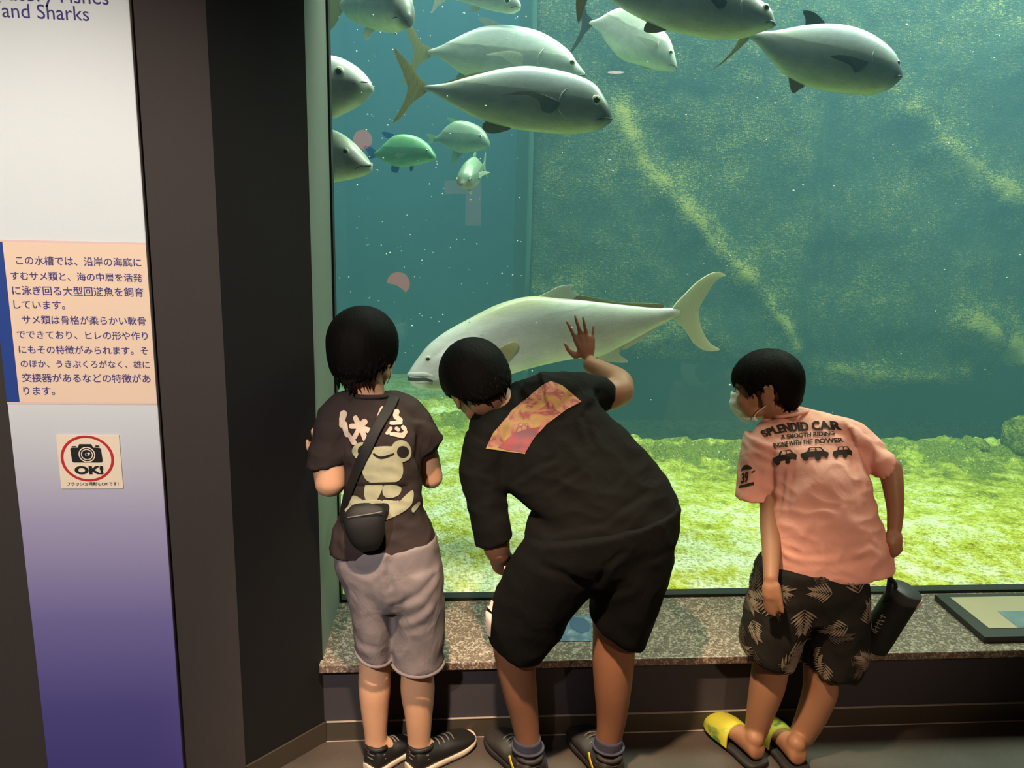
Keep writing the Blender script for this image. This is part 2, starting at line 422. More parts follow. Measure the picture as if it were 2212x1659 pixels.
def polyxz(pts, Y): return [(lambda q: (q[0], q[2]))(P(x, y, Y)) for x, y in pts]
YR = 2.45
RID = [(polyxz([(1330, 240), (1400, 360), (1470, 440), (1550, 530), (1600, 590)], YR), 0.07, 0.10, 0.75),
       (polyxz([(1600, 590), (1660, 660), (1715, 750)], YR), 0.04, 0.06, 0.7),
       (polyxz([(1960, 230), (2030, 320), (2110, 380), (2240, 470)], YR), 0.08, 0.13, 0.6),
       (polyxz([(2060, 690), (2140, 730), (2230, 790)], YR), 0.12, 0.14, 0.9),
       (polyxz([(1835, 150), (1800, 420), (1765, 650), (1745, 860)], YR), -0.10, 0.09, -0.1),
       (polyxz([(1760, 790), (1850, 800), (1960, 810), (2060, 800)], YR), 0.05, 0.07, 0.5),
       (polyxz([(1380, 740), (1480, 690), (1560, 740)], YR), 0.05, 0.09, 0.25)]
def segdist(x, z, pl):
    best = np.full(x.shape, 9.0)
    for (ax, az), (bx, bz) in zip(pl[:-1], pl[1:]):
        dx, dz = bx-ax, bz-az; t = np.clip(((x-ax)*dx+(z-az)*dz)/(dx*dx+dz*dz), 0, 1)
        best = np.minimum(best, np.hypot(x-ax-t*dx, z-az-t*dz))
    return best
def fbm(a, b, c=0.0, o=4):
    return np.vectorize(lambda x, y: noise.fractal(Vector((x, y, c)), 1.0, 2.0, o))(a, b)
XL = P(1152, 420, YR)[0]
nx, nz = 190, 130
xs = np.linspace(XL, 5.4, nx); uz = np.linspace(0, 1, nz)
zb = np.interp(xs, [XL, P(1450, 770, YR)[0], P(1700, 770, YR)[0], P(1760, 830, YR)[0], P(1960, 825, YR)[0], P(2120, 850, YR)[0], 3.6, 5.4],
               [P(1152, 775, YR)[2], P(1450, 772, YR)[2], P(1700, 790, YR)[2], P(1760, 838, YR)[2], P(1960, 822, YR)[2], P(2120, 830, YR)[2], 0.62, 0.6])
X, U = np.meshgrid(xs, uz, indexing='ij'); Z = zb[:, None]+(4.25-zb[:, None])*U
Z += (0.035*fbm(X*4, X*0+3.3))*(1-U)
Yw = YR+0.10*fbm(X*0.9, Z*0.9, 1.0)+0.03*fbm(X*3, Z*3, 5.0)+0.012*fbm(X*11, Z*11, 9.0, 2)+0.02*(Z-1.5)
ALG = 0.10*fbm(X*1.3, Z*1.3, 7.0)
for pl, h, w_, al in RID:
    g_ = np.exp(-(segdist(X, Z, pl)/w_)**2); Yw -= h*g_; sd = segdist(X+0.03*fbm(X*7, Z*7, 31.0), Z+0.03*fbm(X*7, Z*7, 41.0), pl); ALG += al*(np.exp(-(sd/(w_*0.42))**2)*0.75+np.exp(-(sd/(w_*1.3))**2)*0.35)*np.clip(0.75+0.9*fbm(X*5, Z*5, 2.0), 0.1, 1.4)
right = X > 1.95; Yw -= 0.06*np.clip((X-1.6)/1.5, 0, 1)
vs = [(X[i, j], Yw[i, j], Z[i, j]) for i in range(nx) for j in range(nz)]
fs = [(i*nz+j, (i+1)*nz+j, (i+1)*nz+j+1, i*nz+j+1) for i in range(nx-1) for j in range(nz-1)]
nb = len(vs)                      # underside and back so that the rock is a solid overhang
for i in range(nx): vs.append((xs[i], 3.35, Z[i, 0]+0.05))
for i in range(nx): vs.append((xs[i], 3.35, 4.25))
for i in range(nx-1):
    fs.append((i*nz, nb+i, nb+i+1, (i+1)*nz)); fs.append((nb+i, nb+nx+i, nb+nx+i+1, nb+i+1))
    fs.append((i*nz+nz-1, (i+1)*nz+nz-1, nb+nx+i+1, nb+nx+i))
fs.append(tuple([0]+[j for j in range(1, nz)]+[nb+nx, nb]))
rw = obj('wall_rock', vs, fs, M_rock, origin=(2.5, YR, 0.6)); rw['kind'] = 'structure'
at = rw.data.attributes.new('algae', 'FLOAT', 'POINT')
at.data.foreach_set('value', np.concatenate([ALG.ravel(), np.zeros(2*nx)]).astype(np.float32))
st('wall_tank_recess', boxvf(XL, 5.4, 3.36, 3.42, 0, 4.3), M_tankblue)
st('trim_3', rbox(XL-0.040, XL-0.006, YR-0.02, 3.36, 0.02, 4.25, 0.01), M_strip)

# sand bed
nx, ny = 260, 150
xs = np.linspace(-2.2, 5.4, nx); ys = 0.036+(4.29-0.036)*np.linspace(0, 1, ny)**1.25
X, Y = np.meshgrid(xs, ys, indexing='ij')
H = 0.262+0.012*Y-0.115*np.clip((Y-0.5)/1.1, 0, 1)*np.clip((X-0.10)/0.5, 0, 1)-0.25*np.clip((Y-2.15)/0.5, 0, 1)*np.clip((X-0.30)/0.3, 0, 1)-0.14*np.clip((Y-2.75)/0.4, 0, 1)+0.016*fbm(X*2.2, Y*2.2, 3.0)+0.012*fbm(X*9, Y*9, 4.0)+0.006*fbm(X*24, Y*24, 6.0, 2)
H[:, 0] = 0.262
edge = np.clip(Y/0.35, 0, 1); H = 0.262+(H-0.262)*(0.3+0.7*edge)
mx = np.clip((X-0.35)/0.5, 0, 1)
md = np.exp(-((Y-1.85-0.12*fbm(X*1.5, X*0, 2.0))/0.30)**2)
HM = 0.055+0.080*fbm(X*2.0, Y*2.0, 8.0)+0.055*fbm(X*7, Y*7, 8.0)+0.04*fbm(X*17, Y*17, 8.0)
H += mx*md*np.maximum(HM, 0.0)
md2 = np.exp(-((Y-2.35)/0.40)**2)*np.clip((0.5-X)/0.4, 0, 1)
H += md2*(0.03+0.06*fbm(X*2.5, Y*2.5, 18.0)+0.05*fbm(X*8, Y*8, 8.0)+0.02*fbm(X*19, Y*19, 8.0))
MOSS = np.clip(mx*np.exp(-((Y-1.75)/0.42)**2)+0.8*np.exp(-((Y-2.2)/0.5)**2)*np.clip((0.5-X)/0.4, 0, 1), 0, 1)*np.clip(0.75+1.1*fbm(X*4, Y*4, 77.0), 0.0, 1.3)
obj_s = obj('floor_tank', [(X[i, j], Y[i, j], H[i, j]) for i in range(nx) for j in range(ny)],
            [(i*ny+j, (i+1)*ny+j, (i+1)*ny+j+1, i*ny+j+1) for i in range(nx-1) for j in range(ny-1)], M_sand, origin=(0, 0, 0.25))
obj_s['kind'] = 'structure'
am = obj_s.data.attributes.new('moss', 'FLOAT', 'POINT'); am.data.foreach_set('value', MOSS.ravel().astype(np.float32))
def sandz(x, y):
    return float(H[np.abs(xs-x).argmin(), np.abs(ys-y).argmin()])
# mossy boulders on the sand
t = NT('moss'); c = t.coord(); n1 = t.noise(c, 26, 4, .65); n2 = t.noise(c, 90, 2)
M_moss = t.pbr(t.mixc(.6, t.ramp(n1, [(.35, (0.10, 0.11, 0.02)), (.55, (0.34, 0.33, 0.04)), (.72, (0.56, 0.52, 0.10))]), t.ramp(n2, [(.35, (.4, .4, .3)), (.6, (1, 1, 1))]), 'MULTIPLY'), .95, .1, normal=t.bump(t.math('ADD', n1, n2), .9, .03))
for (px, py, Yd, r, lab) in [(2108, 990, 1.85, 0.062, 'small round boulder with yellow green algae, right of the pink shirt'),
                             (2232, 965, 1.80, 0.15, 'large algae-covered boulder cut by the right edge of the picture')
                             ]:
    c = P(px, py, Yd); z = sandz(c[0], Yd); c = V3(c[0], Yd, z)
    v, f = ball((0, 0, 0), r*1.15, r, r, 40, 26); vv = []
    for q in v:
        h = noise.fractal(Vector(q)*9+Vector((px, 0, 0)), 1, 2, 4); h2 = noise.noise(Vector(q)*45)
        q = q*(1+0.20*h+0.09*h2); vv.append(c+q+V3(0, 0, r*0.35))
    o = obj('boulder', vv, f, M_moss, origin=c); tag(o, lab, 'rock', 'mossy boulders on the tank bed')
# water
o = obj('water', *boxvf(-2.19, 5.39, 0.031, 4.28, 0.012, 4.3), M_water, smooth=False); o['kind'] = 'stuff'; o['label'] = 'hazy blue green water filling the tank'; o['category'] = 'water'
# drifting specks
vs, fs = [], []
for k in range(330):
    px = RNG.uniform(712, 1140) if k < 230 else RNG.uniform(1140, 2212); py = RNG.uniform(10, 900) if k < 230 else RNG.uniform(0, 900)
    Yd = RNG.uniform(0.15, 1.6); q = P(px, py, Yd); r = RNG.choice([0.0010, 0.0016, 0.0023, 0.0032], p=[.25, .35, .3, .1])
    v, f = ball(q, r*RNG.uniform(1, 1.8), r, r, 6, 4); fs.extend([tuple(i+len(vs) for i in x) for x in f]); vs.extend(v)
M_speck = plain('pale_speck', (0.9, 0.9, 0.88), 0.5)
o = obj('marine_snow', vs, fs, M_speck); tag(o, 'white specks drifting in the tank water', 'particles', kind='stuff')

# ceiling downlights (their housings)
M_lampglow = plain('downlight_glow', (1, 0.9, 0.8), 0.5, emit=(1.0, 0.74, 0.62), es=40.0)
M_lamprim = plain('downlight_rim', (0.5, 0.5, 0.5), 0.4)
for L, lab in ((LAMP_A, 'round ceiling downlight over the middle of the gallery'), (LAMP_B, 'round ceiling downlight in front of the text panel'), (LAMP_C, 'round ceiling downlight just in front of the tank window')):
    v, f = ring2d(L[0], L[1], 0.063, 0.075, 40); top = [q+V3(0, 0, 2.5995) for q in v]; bot = [q+V3(0, 0, 2.594) for q in v]; n = len(v)//2
    ff = [(a+2*n, b+2*n, c+2*n, d+2*n) for a, b, c, d in f]+list(f)+[(n+i, n+(i+1) % n, 3*n+(i+1) % n, 3*n+i) for i in range(n)]+[(i, (i+1) % n, 2*n+(i+1) % n, 2*n+i) for i in range(n)]
    e = obj('downlight', top+bot, ff, M_lamprim, origin=(L[0], L[1], 2.599)); tag(e, lab, 'lamp', 'gallery ceiling downlights')
    v, f = disc2d(L[0], L[1], 0.0625, 0.0625, 40)
    obj('diffuser', *prism([q+V3(0, 0, 2.5965) for q in v], (0, 0, 0.003)), M_lampglow, parent=e, smooth=False)

# things on the rear gallery wall, seen only as faint mirror images in the pane
def mirrored(px, py, Yb=5.58): q = P(px, py, Yb); return V3(q[0], -Yb, q[2])
M_pinksign = plain('pink_lit_sign', (0.5, 0.3, 0.3), .6, emit=(1.0, 0.42, 0.40), es=1.3); M_redglow = plain('reddish_disc_glow', (0.5, 0.15, 0.1), .6, emit=(1.0, 0.11, 0.05), es=6.0)
a, b = mirrored(1005, 487), mirrored(1040, 392); c0 = mirrored(960, 418)
o = obj('backlit_sign', *join(boxvf(a[0], b[0], -5.598, -5.57, a[2], b[2]), boxvf(c0[0], a[0], -5.598, -5.57, c0[2], b[2])), M_pinksign, smooth=False); tag(o, 'pink backlit sign on the rear gallery wall', 'sign')
for px, py, r, lab in ((861, 612, 24, 'larger added reddish glow disc on the rear gallery wall'), (784, 302, 19, 'upper added reddish glow disc on the rear gallery wall'), (735, 517, 11, 'smallest added reddish glow disc on the rear gallery wall')):
    q = mirrored(px, py); rr = r/1661*7.9; v, f = ball((q[0], -5.595+rr*.35, q[2]), rr, rr*.33, rr, 28, 18)
    o = obj('added_glow_disc', v, f, M_redglow); tag(o, lab, 'lamp', 'added glow discs on the rear wall')  # glowing discs added to give the reddish reflections; their real source is unknown
# ------------------------------------------------------------------ fish
def fish_mat(name, back, side, belly, split=0.62, two=.68, rough=0.32, mottle=0.12, metal=0.0, line=None, snout=None):
    t = NT(name); g = t.n('SeparateXYZ', Vector=t.n('TexCoord').outputs['Generated']); c = t.coord('Generated', (3, 3, 6))
    n = t.noise(c, 2.2, 4, 0.6, 0.3); z = t.math('ADD', g.outputs[2], t.math('MULTIPLY', t.math('SUBTRACT', n, 0.5), mottle))
    lo_shade = tuple(x*two for x in side)  # lower flank darkened in the colour, imitating light from above
    col = t.ramp(z, [(0.0, belly), (0.16, belly), (0.34, lo_shade), (split-.015, lo_shade), (split+.015, side), (split+0.22, back), (1.0, back)])
    col = t.mixc(0.35, col, t.ramp(t.noise(t.coord('Generated', (6, 2, 30)), 3, 3), [(0.3, (0.7, 0.72, 0.7)), (0.7, (1, 1, 1))]), 'MULTIPLY')
    dk = t.math('MULTIPLY', t.ramp(z, [(split-.075, (0, 0, 0)), (split-.02, (.75, .75, .75)), (split-.012, (0, 0, 0))]), t.ramp(g.outputs[0], [(0.05, (1, 1, 1)), (0.55, (0, 0, 0))]))
    col = t.mixc(dk, col, tuple(x*.35 for x in side))
    if snout:
        col = t.mixc(t.ramp(g.outputs[0], [(0.90, (0, 0, 0)), (1.0, (1, 1, 1))]), col, snout)  # shade on the nose painted into the skin colour
    fine = t.noise(t.coord('Generated', (120, 40, 60)), 1.0, 2); col = t.mixc(0.45, col, t.ramp(fine, [(.3, (.78, .78, .78)), (.65, (1, 1, 1))]), 'MULTIPLY'); col = t.mixc(0.5, col, t.ramp(t.noise(t.coord('Generated', (9, 3, 5)), 1.0, 4, .6, .6), [(.35, (.72, .74, .72)), (.62, (1, 1, 1))]), 'MULTIPLY')
    return t.pbr(col, rough, 0.5, metal, t.bump(fine, 0.12, 0.002))
def fin_mat(name, col, col2, scale=60):
    t = NT(name); wv = t.n('TexWave', {'wave_type': 'BANDS', 'bands_direction': 'X'}, Vector=t.coord('Object'), Scale=scale, Distortion=1.5)
    t.pbr(t.mixc(wv.outputs[1], col, col2), 0.45, 0.4, normal=t.bump(wv.outputs[1], 0.4, 0.002))
    tr = t.n('BsdfTranslucent', Color=col2); mx = t.n('MixShader', i0=0.45); t.set(mx.inputs[1], t.b.outputs[0]); t.set(mx.inputs[2], tr); t.t.links.new(mx.outputs[0], t.out.inputs[0]); return t.m
FM = {
 'amber': fish_mat('amberjack_skin', (0.62, 0.62, 0.38), (0.84, 0.86, 0.80), (0.88, 0.90, 0.82), 0.74, .93),
 'silver': fish_mat('trevally_skin', (0.64, 0.71, 0.74), (0.76, 0.82, 0.76), (0.80, 0.86, 0.56), 0.58),
 'silver_shaded': fish_mat('shaded_nose_trevally_skin', (0.58, 0.66, 0.74), (0.62, 0.68, 0.62), (0.70, 0.78, 0.48), 0.60, snout=(0.10, 0.10, 0.10)),
 'green': fish_mat('green_fish_skin', (0.20, 0.50, 0.26), (0.22, 0.58, 0.34), (0.26, 0.60, 0.36), 0.6),
 'dim': fish_mat('dull_green_fish_skin', (0.26, 0.36, 0.26), (0.26, 0.36, 0.28), (0.34, 0.46, 0.32), 0.6),
 'pale': fish_mat('pale_fish_skin', (0.76, 0.80, 0.68), (0.84, 0.88, 0.80), (0.78, 0.86, 0.62), 0.66),
}
FN = {'cream': fin_mat('cream_fin', (0.70, 0.66, 0.46), (0.82, 0.80, 0.64)), 'gold': fin_mat('gold_fin', (0.50, 0.42, 0.18), (0.62, 0.58, 0.36)), 'pale': fin_mat('pale_fin', (0.62, 0.65, 0.58), (0.74, 0.76, 0.68)),
      'brown': fin_mat('brown_fin', (0.26, 0.22, 0.10), (0.40, 0.34, 0.18)), 'blue': fin_mat('blue_fin', (0.05, 0.20, 0.50), (0.08, 0.30, 0.60)),
      'dark': fin_mat('dark_fin', (0.05, 0.06, 0.05), (0.10, 0.11, 0.09)), 'olive': fin_mat('olive_fin', (0.30, 0.30, 0.12), (0.42, 0.40, 0.20)), 'grey': fin_mat('grey_fin', (0.16, 0.18, 0.16), (0.26, 0.28, 0.25)), 'green': fin_mat('green_fin', (0.24, 0.40, 0.28), (0.34, 0.5, 0.36))}
M_eyew = plain('fish_iris', (0.62, 0.60, 0.42), 0.25, 0.5); M_pupil = plain('fish_pupil', (0.008, 0.008, 0.01), 0.12, 0.6)
M_mouth = plain('fish_mouth', (0.06, 0.06, 0.055), 0.5); M_lip = plain('fish_lip', (0.62, 0.64, 0.58), 0.4)

def smooth_poly(p, sub=3):
    a = np.array(p, float); n = len(a); ext = np.vstack([a[-1], a, a[0], a[1]]); out = []
    for i in range(n):
        p0, p1, p2, p3 = ext[i:i+4]
        for s in range(sub):
            t = s/sub; out.append(0.5*((2*p1)+(-p0+p2)*t+(2*p0-5*p1+4*p2-p3)*t*t+(-p0+3*p1-3*p2+p3)*t**3))
    return np.array(out)
def fish(name, label, nose, tail, Yn, Yt, upper, lower, tailfin=None, fins=(), pect=None, eye=None, eye_r=6, fat=0.55, skin='silver', tfin='pale', roll=0.0,
         mouth=None, gill=None, group=None, cat='fish', bend=0.0, fit=None):
    A, B = P(*nose, Yn), P(*tail, Yt); L = np.linalg.norm(A-B); xd = (A-B)/L
    zd = V3(0, 0, 1)-xd*xd[2]; zd /= np.linalg.norm(zd); yd = np.cross(zd, xd)
    c_, s_ = math.cos(roll), math.sin(roll); zd, yd = zd*c_+yd*s_, yd*c_-zd*s_
    n2, t2 = np.array(nose, float), np.array(tail, float)
    if fit is not None: n2, t2 = np.array(fit[0], float), np.array(fit[1], float)
    ax = t2-n2; l2 = ax@ax; up = V3(ax[1], -ax[0], 0)[:2]
    if up[1] > 0: up = -up
    def loc(p):
        d = np.array(p, float)-n2; return np.array([L*(0.5-(d@ax)/l2), L*(d@up)/l2])
    U = np.array([loc(p) for p in upper]); D = np.array([loc(p) for p in lower])
    U = U[np.argsort(-U[:, 0])]; D = D[np.argsort(-D[:, 0])]
    x0 = max(U[0, 0], D[0, 0]); x1 = min(U[-1, 0], D[-1, 0])
    ns = 40; q = np.linspace(0, 1, ns); xs_ = x0+(x1-x0)*(q**1.3*0.5+q*0.5)
    Uc, Dc = cr(U, 6), cr(D, 6)
    zu = np.interp(-xs_, -Uc[:, 0], Uc[:, 1]); zl = np.interp(-xs_, -Dc[:, 0], Dc[:, 1])
    hmax = (zu-zl).max(); rings = []
    for i, x in enumerate(xs_):
        tt = i/(ns-1); h = (zu[i]-zl[i])/2; c = (zu[i]+zl[i])/2
        wd = fat*hmax*0.5*(math.sin(math.pi*min(1, tt**0.62*0.93+0.05))**0.8)
        wd = max(min(wd, h*1.1), 0.004*L)
        rings.append((V3(x, bend*(x/L)**2*L, c), V3(0, wd, 0), V3(0, 0, max(h, 0.003*L)), 2.0))
    near = -1 if (yd[1] > 0) else 1       # the flank turned to the window
    v, f = loft(rings, 28, 1)
    o = obj(name, v, f, FM[skin], origin=(0, 0, 0)); ORG[o.name] = V3(0, 0, 0)
    Mx = Matrix.Identity(4); C = (A+B)/2
    for i in range(3): Mx[i][0], Mx[i][1], Mx[i][2], Mx[i][3] = xd[i], yd[i], zd[i], C[i]
    o.matrix_world = Mx; tag(o, label, cat, group)
    def width(x, z):
        i = int(np.argmin(np.abs(xs_-x))); r = rings[i]; h = r[2][2]; k = (z-r[0][2])/h
        return r[1][1]*math.sqrt(max(0.0, 1-min(1, k*k)))+0.0, r[0][1]
    th = 0.010*L
    def flat(nm, poly, m, y=0.0, tk=th, flare=0.0, root=None, parent=o):
        pts = smooth_poly([loc(p) for p in poly])
        if flare:
            r0 = loc(root); pp = [V3(p[0], y+flare*np.hypot(*(p-r0)), p[1]) for p in pts]
        else: pp = [V3(p[0], y+bend*(p[0]/L)**2*L, p[1]) for p in pts]
        vv, ff = prism([p-V3(0, tk/2, 0) for p in pp], (0, tk, 0)); return obj(nm, vv, ff, m, parent=parent, smooth=False)
    if tailfin: flat('caudal_fin', tailfin, FN[tfin])
    for nm, poly, m in fins: flat(nm, poly, FN[m], tk=th*0.9)
    if pect:
        poly, m, root = pect; r0 = loc(root); w, yo = width(*r0)
        for sg in (1, -1): flat('pectoral_fin', poly, FN[m], y=yo+sg*(w*0.96), tk=th*0.6, flare=sg*0.30, root=root)
    if eye:
        e = loc(eye); w, yo = width(*e); r = eye_r*L/math.sqrt(l2)
        for sg in (1, -1):
            ev, ef = ball(V3(e[0], yo+sg*(w-0.15*r), e[1]), r, r*0.55, r, 18, 12); eo = obj('eye', ev, ef, M_eyew, parent=o)
            ev, ef = ball(V3(e[0]+0.05*r, yo+sg*(w+0.18*r), e[1]), r*0.62, r*0.34, r*0.62, 16, 10); obj('pupil', ev, ef, M_pupil, parent=eo)
    if mouth:
        for sg in (1, -1):
            pts = []
            for p in mouth:
                e = loc(p); w, yo = width(*e); pts.append(V3(e[0], yo+sg*w, e[1]))
            tv, tf = tube(pts, [0.0065*L]+[0.006*L]*(len(pts)-2)+[0.003*L], 8, 3); obj('mouth', tv, tf, M_mouth, parent=o)
    if gill:
        for sg in (1, -1):
            pts = []
            for p in gill:
                e = loc(p); w, yo = width(*e); pts.append(V3(e[0], yo+sg*(w-0.003*L), e[1]))
            tv, tf = tube(pts, [0.003*L]+[0.006*L]*(len(pts)-2)+[0.003*L], 8, 4); obj('gill_cover', tv, tf, FM[skin], parent=o)
    return o
def z1(*p): return [(x/3.403+690, y/3.403) for x, y in p]
def z2(*p): return [(x/2.911+1220, y/2.911) for x, y in p]
def z3(*p): return [(x/2.989+860, y/2.989+560) for x, y in p]

F = fish('amberjack', 'biggest fish, a long silver one facing left behind the raised hand', (882, 806), (1466, 674), 0.42, 0.52,
     [(882, 806), (890, 792), (905, 770), (925, 745), (960, 718), (1010, 690), (1060, 664), (1110, 648), (1150, 643), (1200, 646), (1260, 651), (1330, 658), (1400, 664), (1440, 665), (1466, 665)],
     [(886, 828), (905, 838), (950, 843), (1000, 838), (1060, 822), (1120, 803), (1170, 790), (1230, 778), (1295, 772), (1330, 755), (1380, 728), (1430, 700), (1450, 690), (1466, 684)],
     z3((1770, 312), (1850, 220), (1930, 140), (2010, 90), (2070, 78), (2115, 98), (2075, 115), (2030, 160), (1990, 230), (1955, 300), (1948, 350), (1965, 420), (2010, 505), (2060, 555), (2115, 583), (2080, 599), (2000, 590), (1930, 540), (1860, 450), (1775, 380)),
     [('dorsal_fin', z3((870, 262), (950, 215), (1010, 185), (1100, 175), (1080, 205), (1140, 238), (1130, 275), (1000, 275)), 'pale'),
      ('dorsal_fin', z3((1100, 275), (1140, 240), (1250, 258), (1400, 282), (1600, 286), (1690, 290), (1700, 312), (1640, 330), (1400, 325), (1200, 295)), 'olive'),
      ('anal_fin', z3((1285, 630), (1400, 575), (1450, 560), (1420, 612), (1480, 658), (1470, 674), (1380, 670), (1300, 655)), 'pale'),
      ('anal_fin', z3((1430, 560), (1560, 480), (1690, 395), (1730, 395), (1660, 455), (1560, 528), (1450, 590)), 'pale')],
     (z3((600, 590), (640, 545), (690, 520), (720, 525), (722, 560), (690, 610), (650, 645)), 'gold', (1065, 765)), (921, 772), 6.5, 0.5, 'amber', 'cream',
     mouth=[(884, 817), (900, 815), (916, 814), (930, 818)], gill=[(975, 735), (1000, 755), (1008, 790), (990, 820)])
cfl = F.matrix_world.inverted()
for pts in ([(883, 808), (900, 809), (918, 808), (936, 813)], [(885, 828), (900, 825), (916, 824), (932, 829)]):
    ps = []
    for q in pts:
        d = Vector(ray(*q)).normalized(); lo = cfl @ Vector(CAM); ld = cfl.to_3x3() @ d
        h, n, i, _ = BVHTree.FromObject(F, bpy.context.evaluated_depsgraph_get()).ray_cast(lo, ld)
        if h is not None: ps.append(np.array(h))
    if len(ps) > 2: v, f = tube(ps, [.006]+[.0085]*(len(ps)-2)+[.005], 10, 3); obj('lip', v, f, M_lip, parent=F)
fish('trevally', 'silver fish swimming right directly above and behind the front one at upper left', (1264, 160), (925, 113), 0.80, 0.85,
     [(1264, 157), (1245, 135), (1228, 112), (1190, 85), (1150, 68), (1100, 60), (1060, 60), (1030, 66), (990, 82), (950, 101), (925, 108)],
     [(1260, 168), (1220, 180), (1150, 186), (1060, 178), (1000, 160), (975, 142), (950, 126), (925, 119)],
     [(930, 104), (912, 95), (895, 65), (879, 49), (882, 75), (893, 102), (891, 128), (880, 150), (866, 175), (886, 160), (906, 136), (930, 122)],
     [('dorsal_fin', [(1085, 64), (1062, 48), (1036, 44), (1038, 52), (1060, 66)], 'pale'), ('anal_fin', [(1060, 172), (1000, 155), (985, 165), (1000, 178), (1030, 185)], 'green')],
     ([(1128, 126), (1101, 119), (1051, 129), (1081, 130), (1101, 142), (1125, 146)], 'pale', (1128, 138)), (1233, 141), 8, 0.5, 'silver', 'gold',
     mouth=[(1262, 163), (1252, 165), (1244, 165)], gill=[(1186, 105), (1168, 120), (1160, 140), (1172, 160)])
fish('trevally', 'foremost silver fish at upper left, swimming right with a shaded snout', (1321, 252), (916, 190), 0.42, 0.47,
     [(1321, 248), (1316, 232), (1305, 213), (1285, 186), (1250, 168), (1200, 155), (1140, 147), (1085, 152), (1020, 166), (960, 181), (916, 185)],
     [(1316, 266), (1300, 277), (1280, 283), (1230, 288), (1180, 285), (1110, 276), (1050, 261), (1000, 239), (955, 213), (935, 201), (916, 196)],
     [(922, 183), (906, 168), (884, 138), (856, 110), (860, 130), (872, 159), (881, 188), (875, 212), (863, 235), (846, 261), (866, 248), (890, 220), (922, 198)],
     [('anal_fin', [(1105, 272), (1060, 258), (1040, 268), (1050, 283), (1075, 284)], 'brown'), ('dorsal_fin', [(1080, 158), (1030, 160), (960, 180), (1000, 176), (1060, 166)], 'olive')],
     ([(1205, 226), (1172, 212), (1130, 206), (1081, 219), (1130, 214), (1160, 224), (1168, 244), (1185, 249), (1200, 240)], 'grey', (1200, 230)), (1284, 222), 11, 0.52, 'silver_shaded', 'gold',
     mouth=[(1320, 258), (1304, 258), (1288, 262)], gill=[(1228, 195), (1210, 212), (1205, 240), (1222, 262)])
fish('trevally', 'dark-faced fish in the top left corner of the tank', (886, 42), (737, 12), 0.48, 0.70,
     [(886, 38), (880, 15), (865, -10), (840, -26), (800, -26), (760, -8), (737, 6)], [(884, 52), (850, 58), (808, 51), (763, 36), (737, 18)],
     [(740, 6), (715, -15), (700, -30), (706, 0), (712, 15), (706, 35), (703, 50), (722, 40), (740, 20)],
     [('pelvic_fin', [(815, 47), (793, 48), (789, 62), (800, 63)], 'pale')], ([(815, 10), (795, 2), (775, -8), (790, 8), (808, 18)], 'pale', (815, 14)), (859, 9), 10, 0.6, 'silver_shaded', 'olive',
     mouth=[(885, 44), (876, 42), (868, 44)], gill=[(835, -5), (825, 12), (828, 32)])
fish('trevally', 'silver fish head poking out by the left window edge, upper of two', (806, 190), (560, 180), 0.32, 0.42,
     [(806, 186), (798, 174), (780, 155), (760, 142), (735, 131), (708, 127), (660, 130), (600, 155), (560, 172)], [(803, 198), (790, 212), (770, 226), (740, 240), (712, 250), (660, 245), (600, 215), (560, 188)],
     [(565, 170), (535, 140), (525, 120), (530, 165), (530, 200), (522, 240), (540, 215), (565, 190)], [], None, (747, 165), 11, 0.6, 'silver', 'gold',
     mouth=[(804, 184), (792, 182), (776, 187)], gill=[(735, 150), (722, 175), (728, 205)])
fish('trevally', 'silver fish head with open mouth by the left window edge, lower of two', (804, 362), (560, 336), 0.34, 0.44,
     [(800, 352), (792, 340), (780, 327), (765, 312), (748, 299), (730, 290), (713, 286), (660, 288), (600, 315), (560, 330)], [(802, 370), (790, 376), (775, 381), (750, 386), (713, 391), (660, 385), (600, 358), (560, 342)],
     [(565, 328), (535, 298), (525, 280), (530, 325), (530, 355), (522, 390), (540, 370), (565, 346)], [], None, (759, 333), 7.5, 0.6, 'pale', 'gold',
     mouth=[(803, 359), (788, 360), (778, 366)], gill=[(742, 310), (730, 335), (738, 365)])
fish('wrasse', 'small green fish with blue fins between the two groups at upper left', (942, 340), (808, 333), 0.95, 1.0,
     [(942, 337), (930, 318), (915, 305), (895, 296), (870, 293), (850, 297), (835, 308), (820, 322), (808, 329)], [(938, 346), (920, 351), (890, 358), (860, 360), (835, 352), (820, 343), (808, 337)],
     [(814, 327), (797, 316), (785, 318), (796, 333), (786, 348), (800, 343), (814, 338)],
     [('dorsal_fin', [(858, 297), (845, 290), (826, 288), (835, 300), (848, 302)], 'blue'), ('anal_fin', [(862, 356), (848, 354), (845, 368), (858, 371)], 'blue'), ('pelvic_fin', [(893, 354), (885, 356), (886, 369), (892, 364)], 'blue')],
     ([(880, 335), (868, 332), (858, 338), (868, 343)], 'green', (880, 337)), (925, 327), 3, 0.45, 'green', 'blue', mouth=[(941, 341), (934, 341), (928, 343)])
fish('trevally', 'dull green fish half faded in the haze beside the green one', (1059, 313), (938, 301), 1.35, 1.4,
     [(1059, 309), (1050, 290), (1035, 275), (1010, 265), (985, 264), (965, 275), (950, 290), (938, 298)], [(1056, 318), (1050, 322), (1025, 327), (995, 330), (975, 322), (955, 310), (938, 304)],
     [(944, 297), (930, 290), (920, 291), (928, 301), (920, 312), (932, 309), (944, 304)],
     [('dorsal_fin', [(990, 266), (985, 261), (967, 256), (972, 266)], 'green'), ('pelvic_fin', [(1000, 326), (980, 322), (974, 357), (986, 346)], 'green')], None, (1040, 297), 4, 0.5, 'dim', 'green')
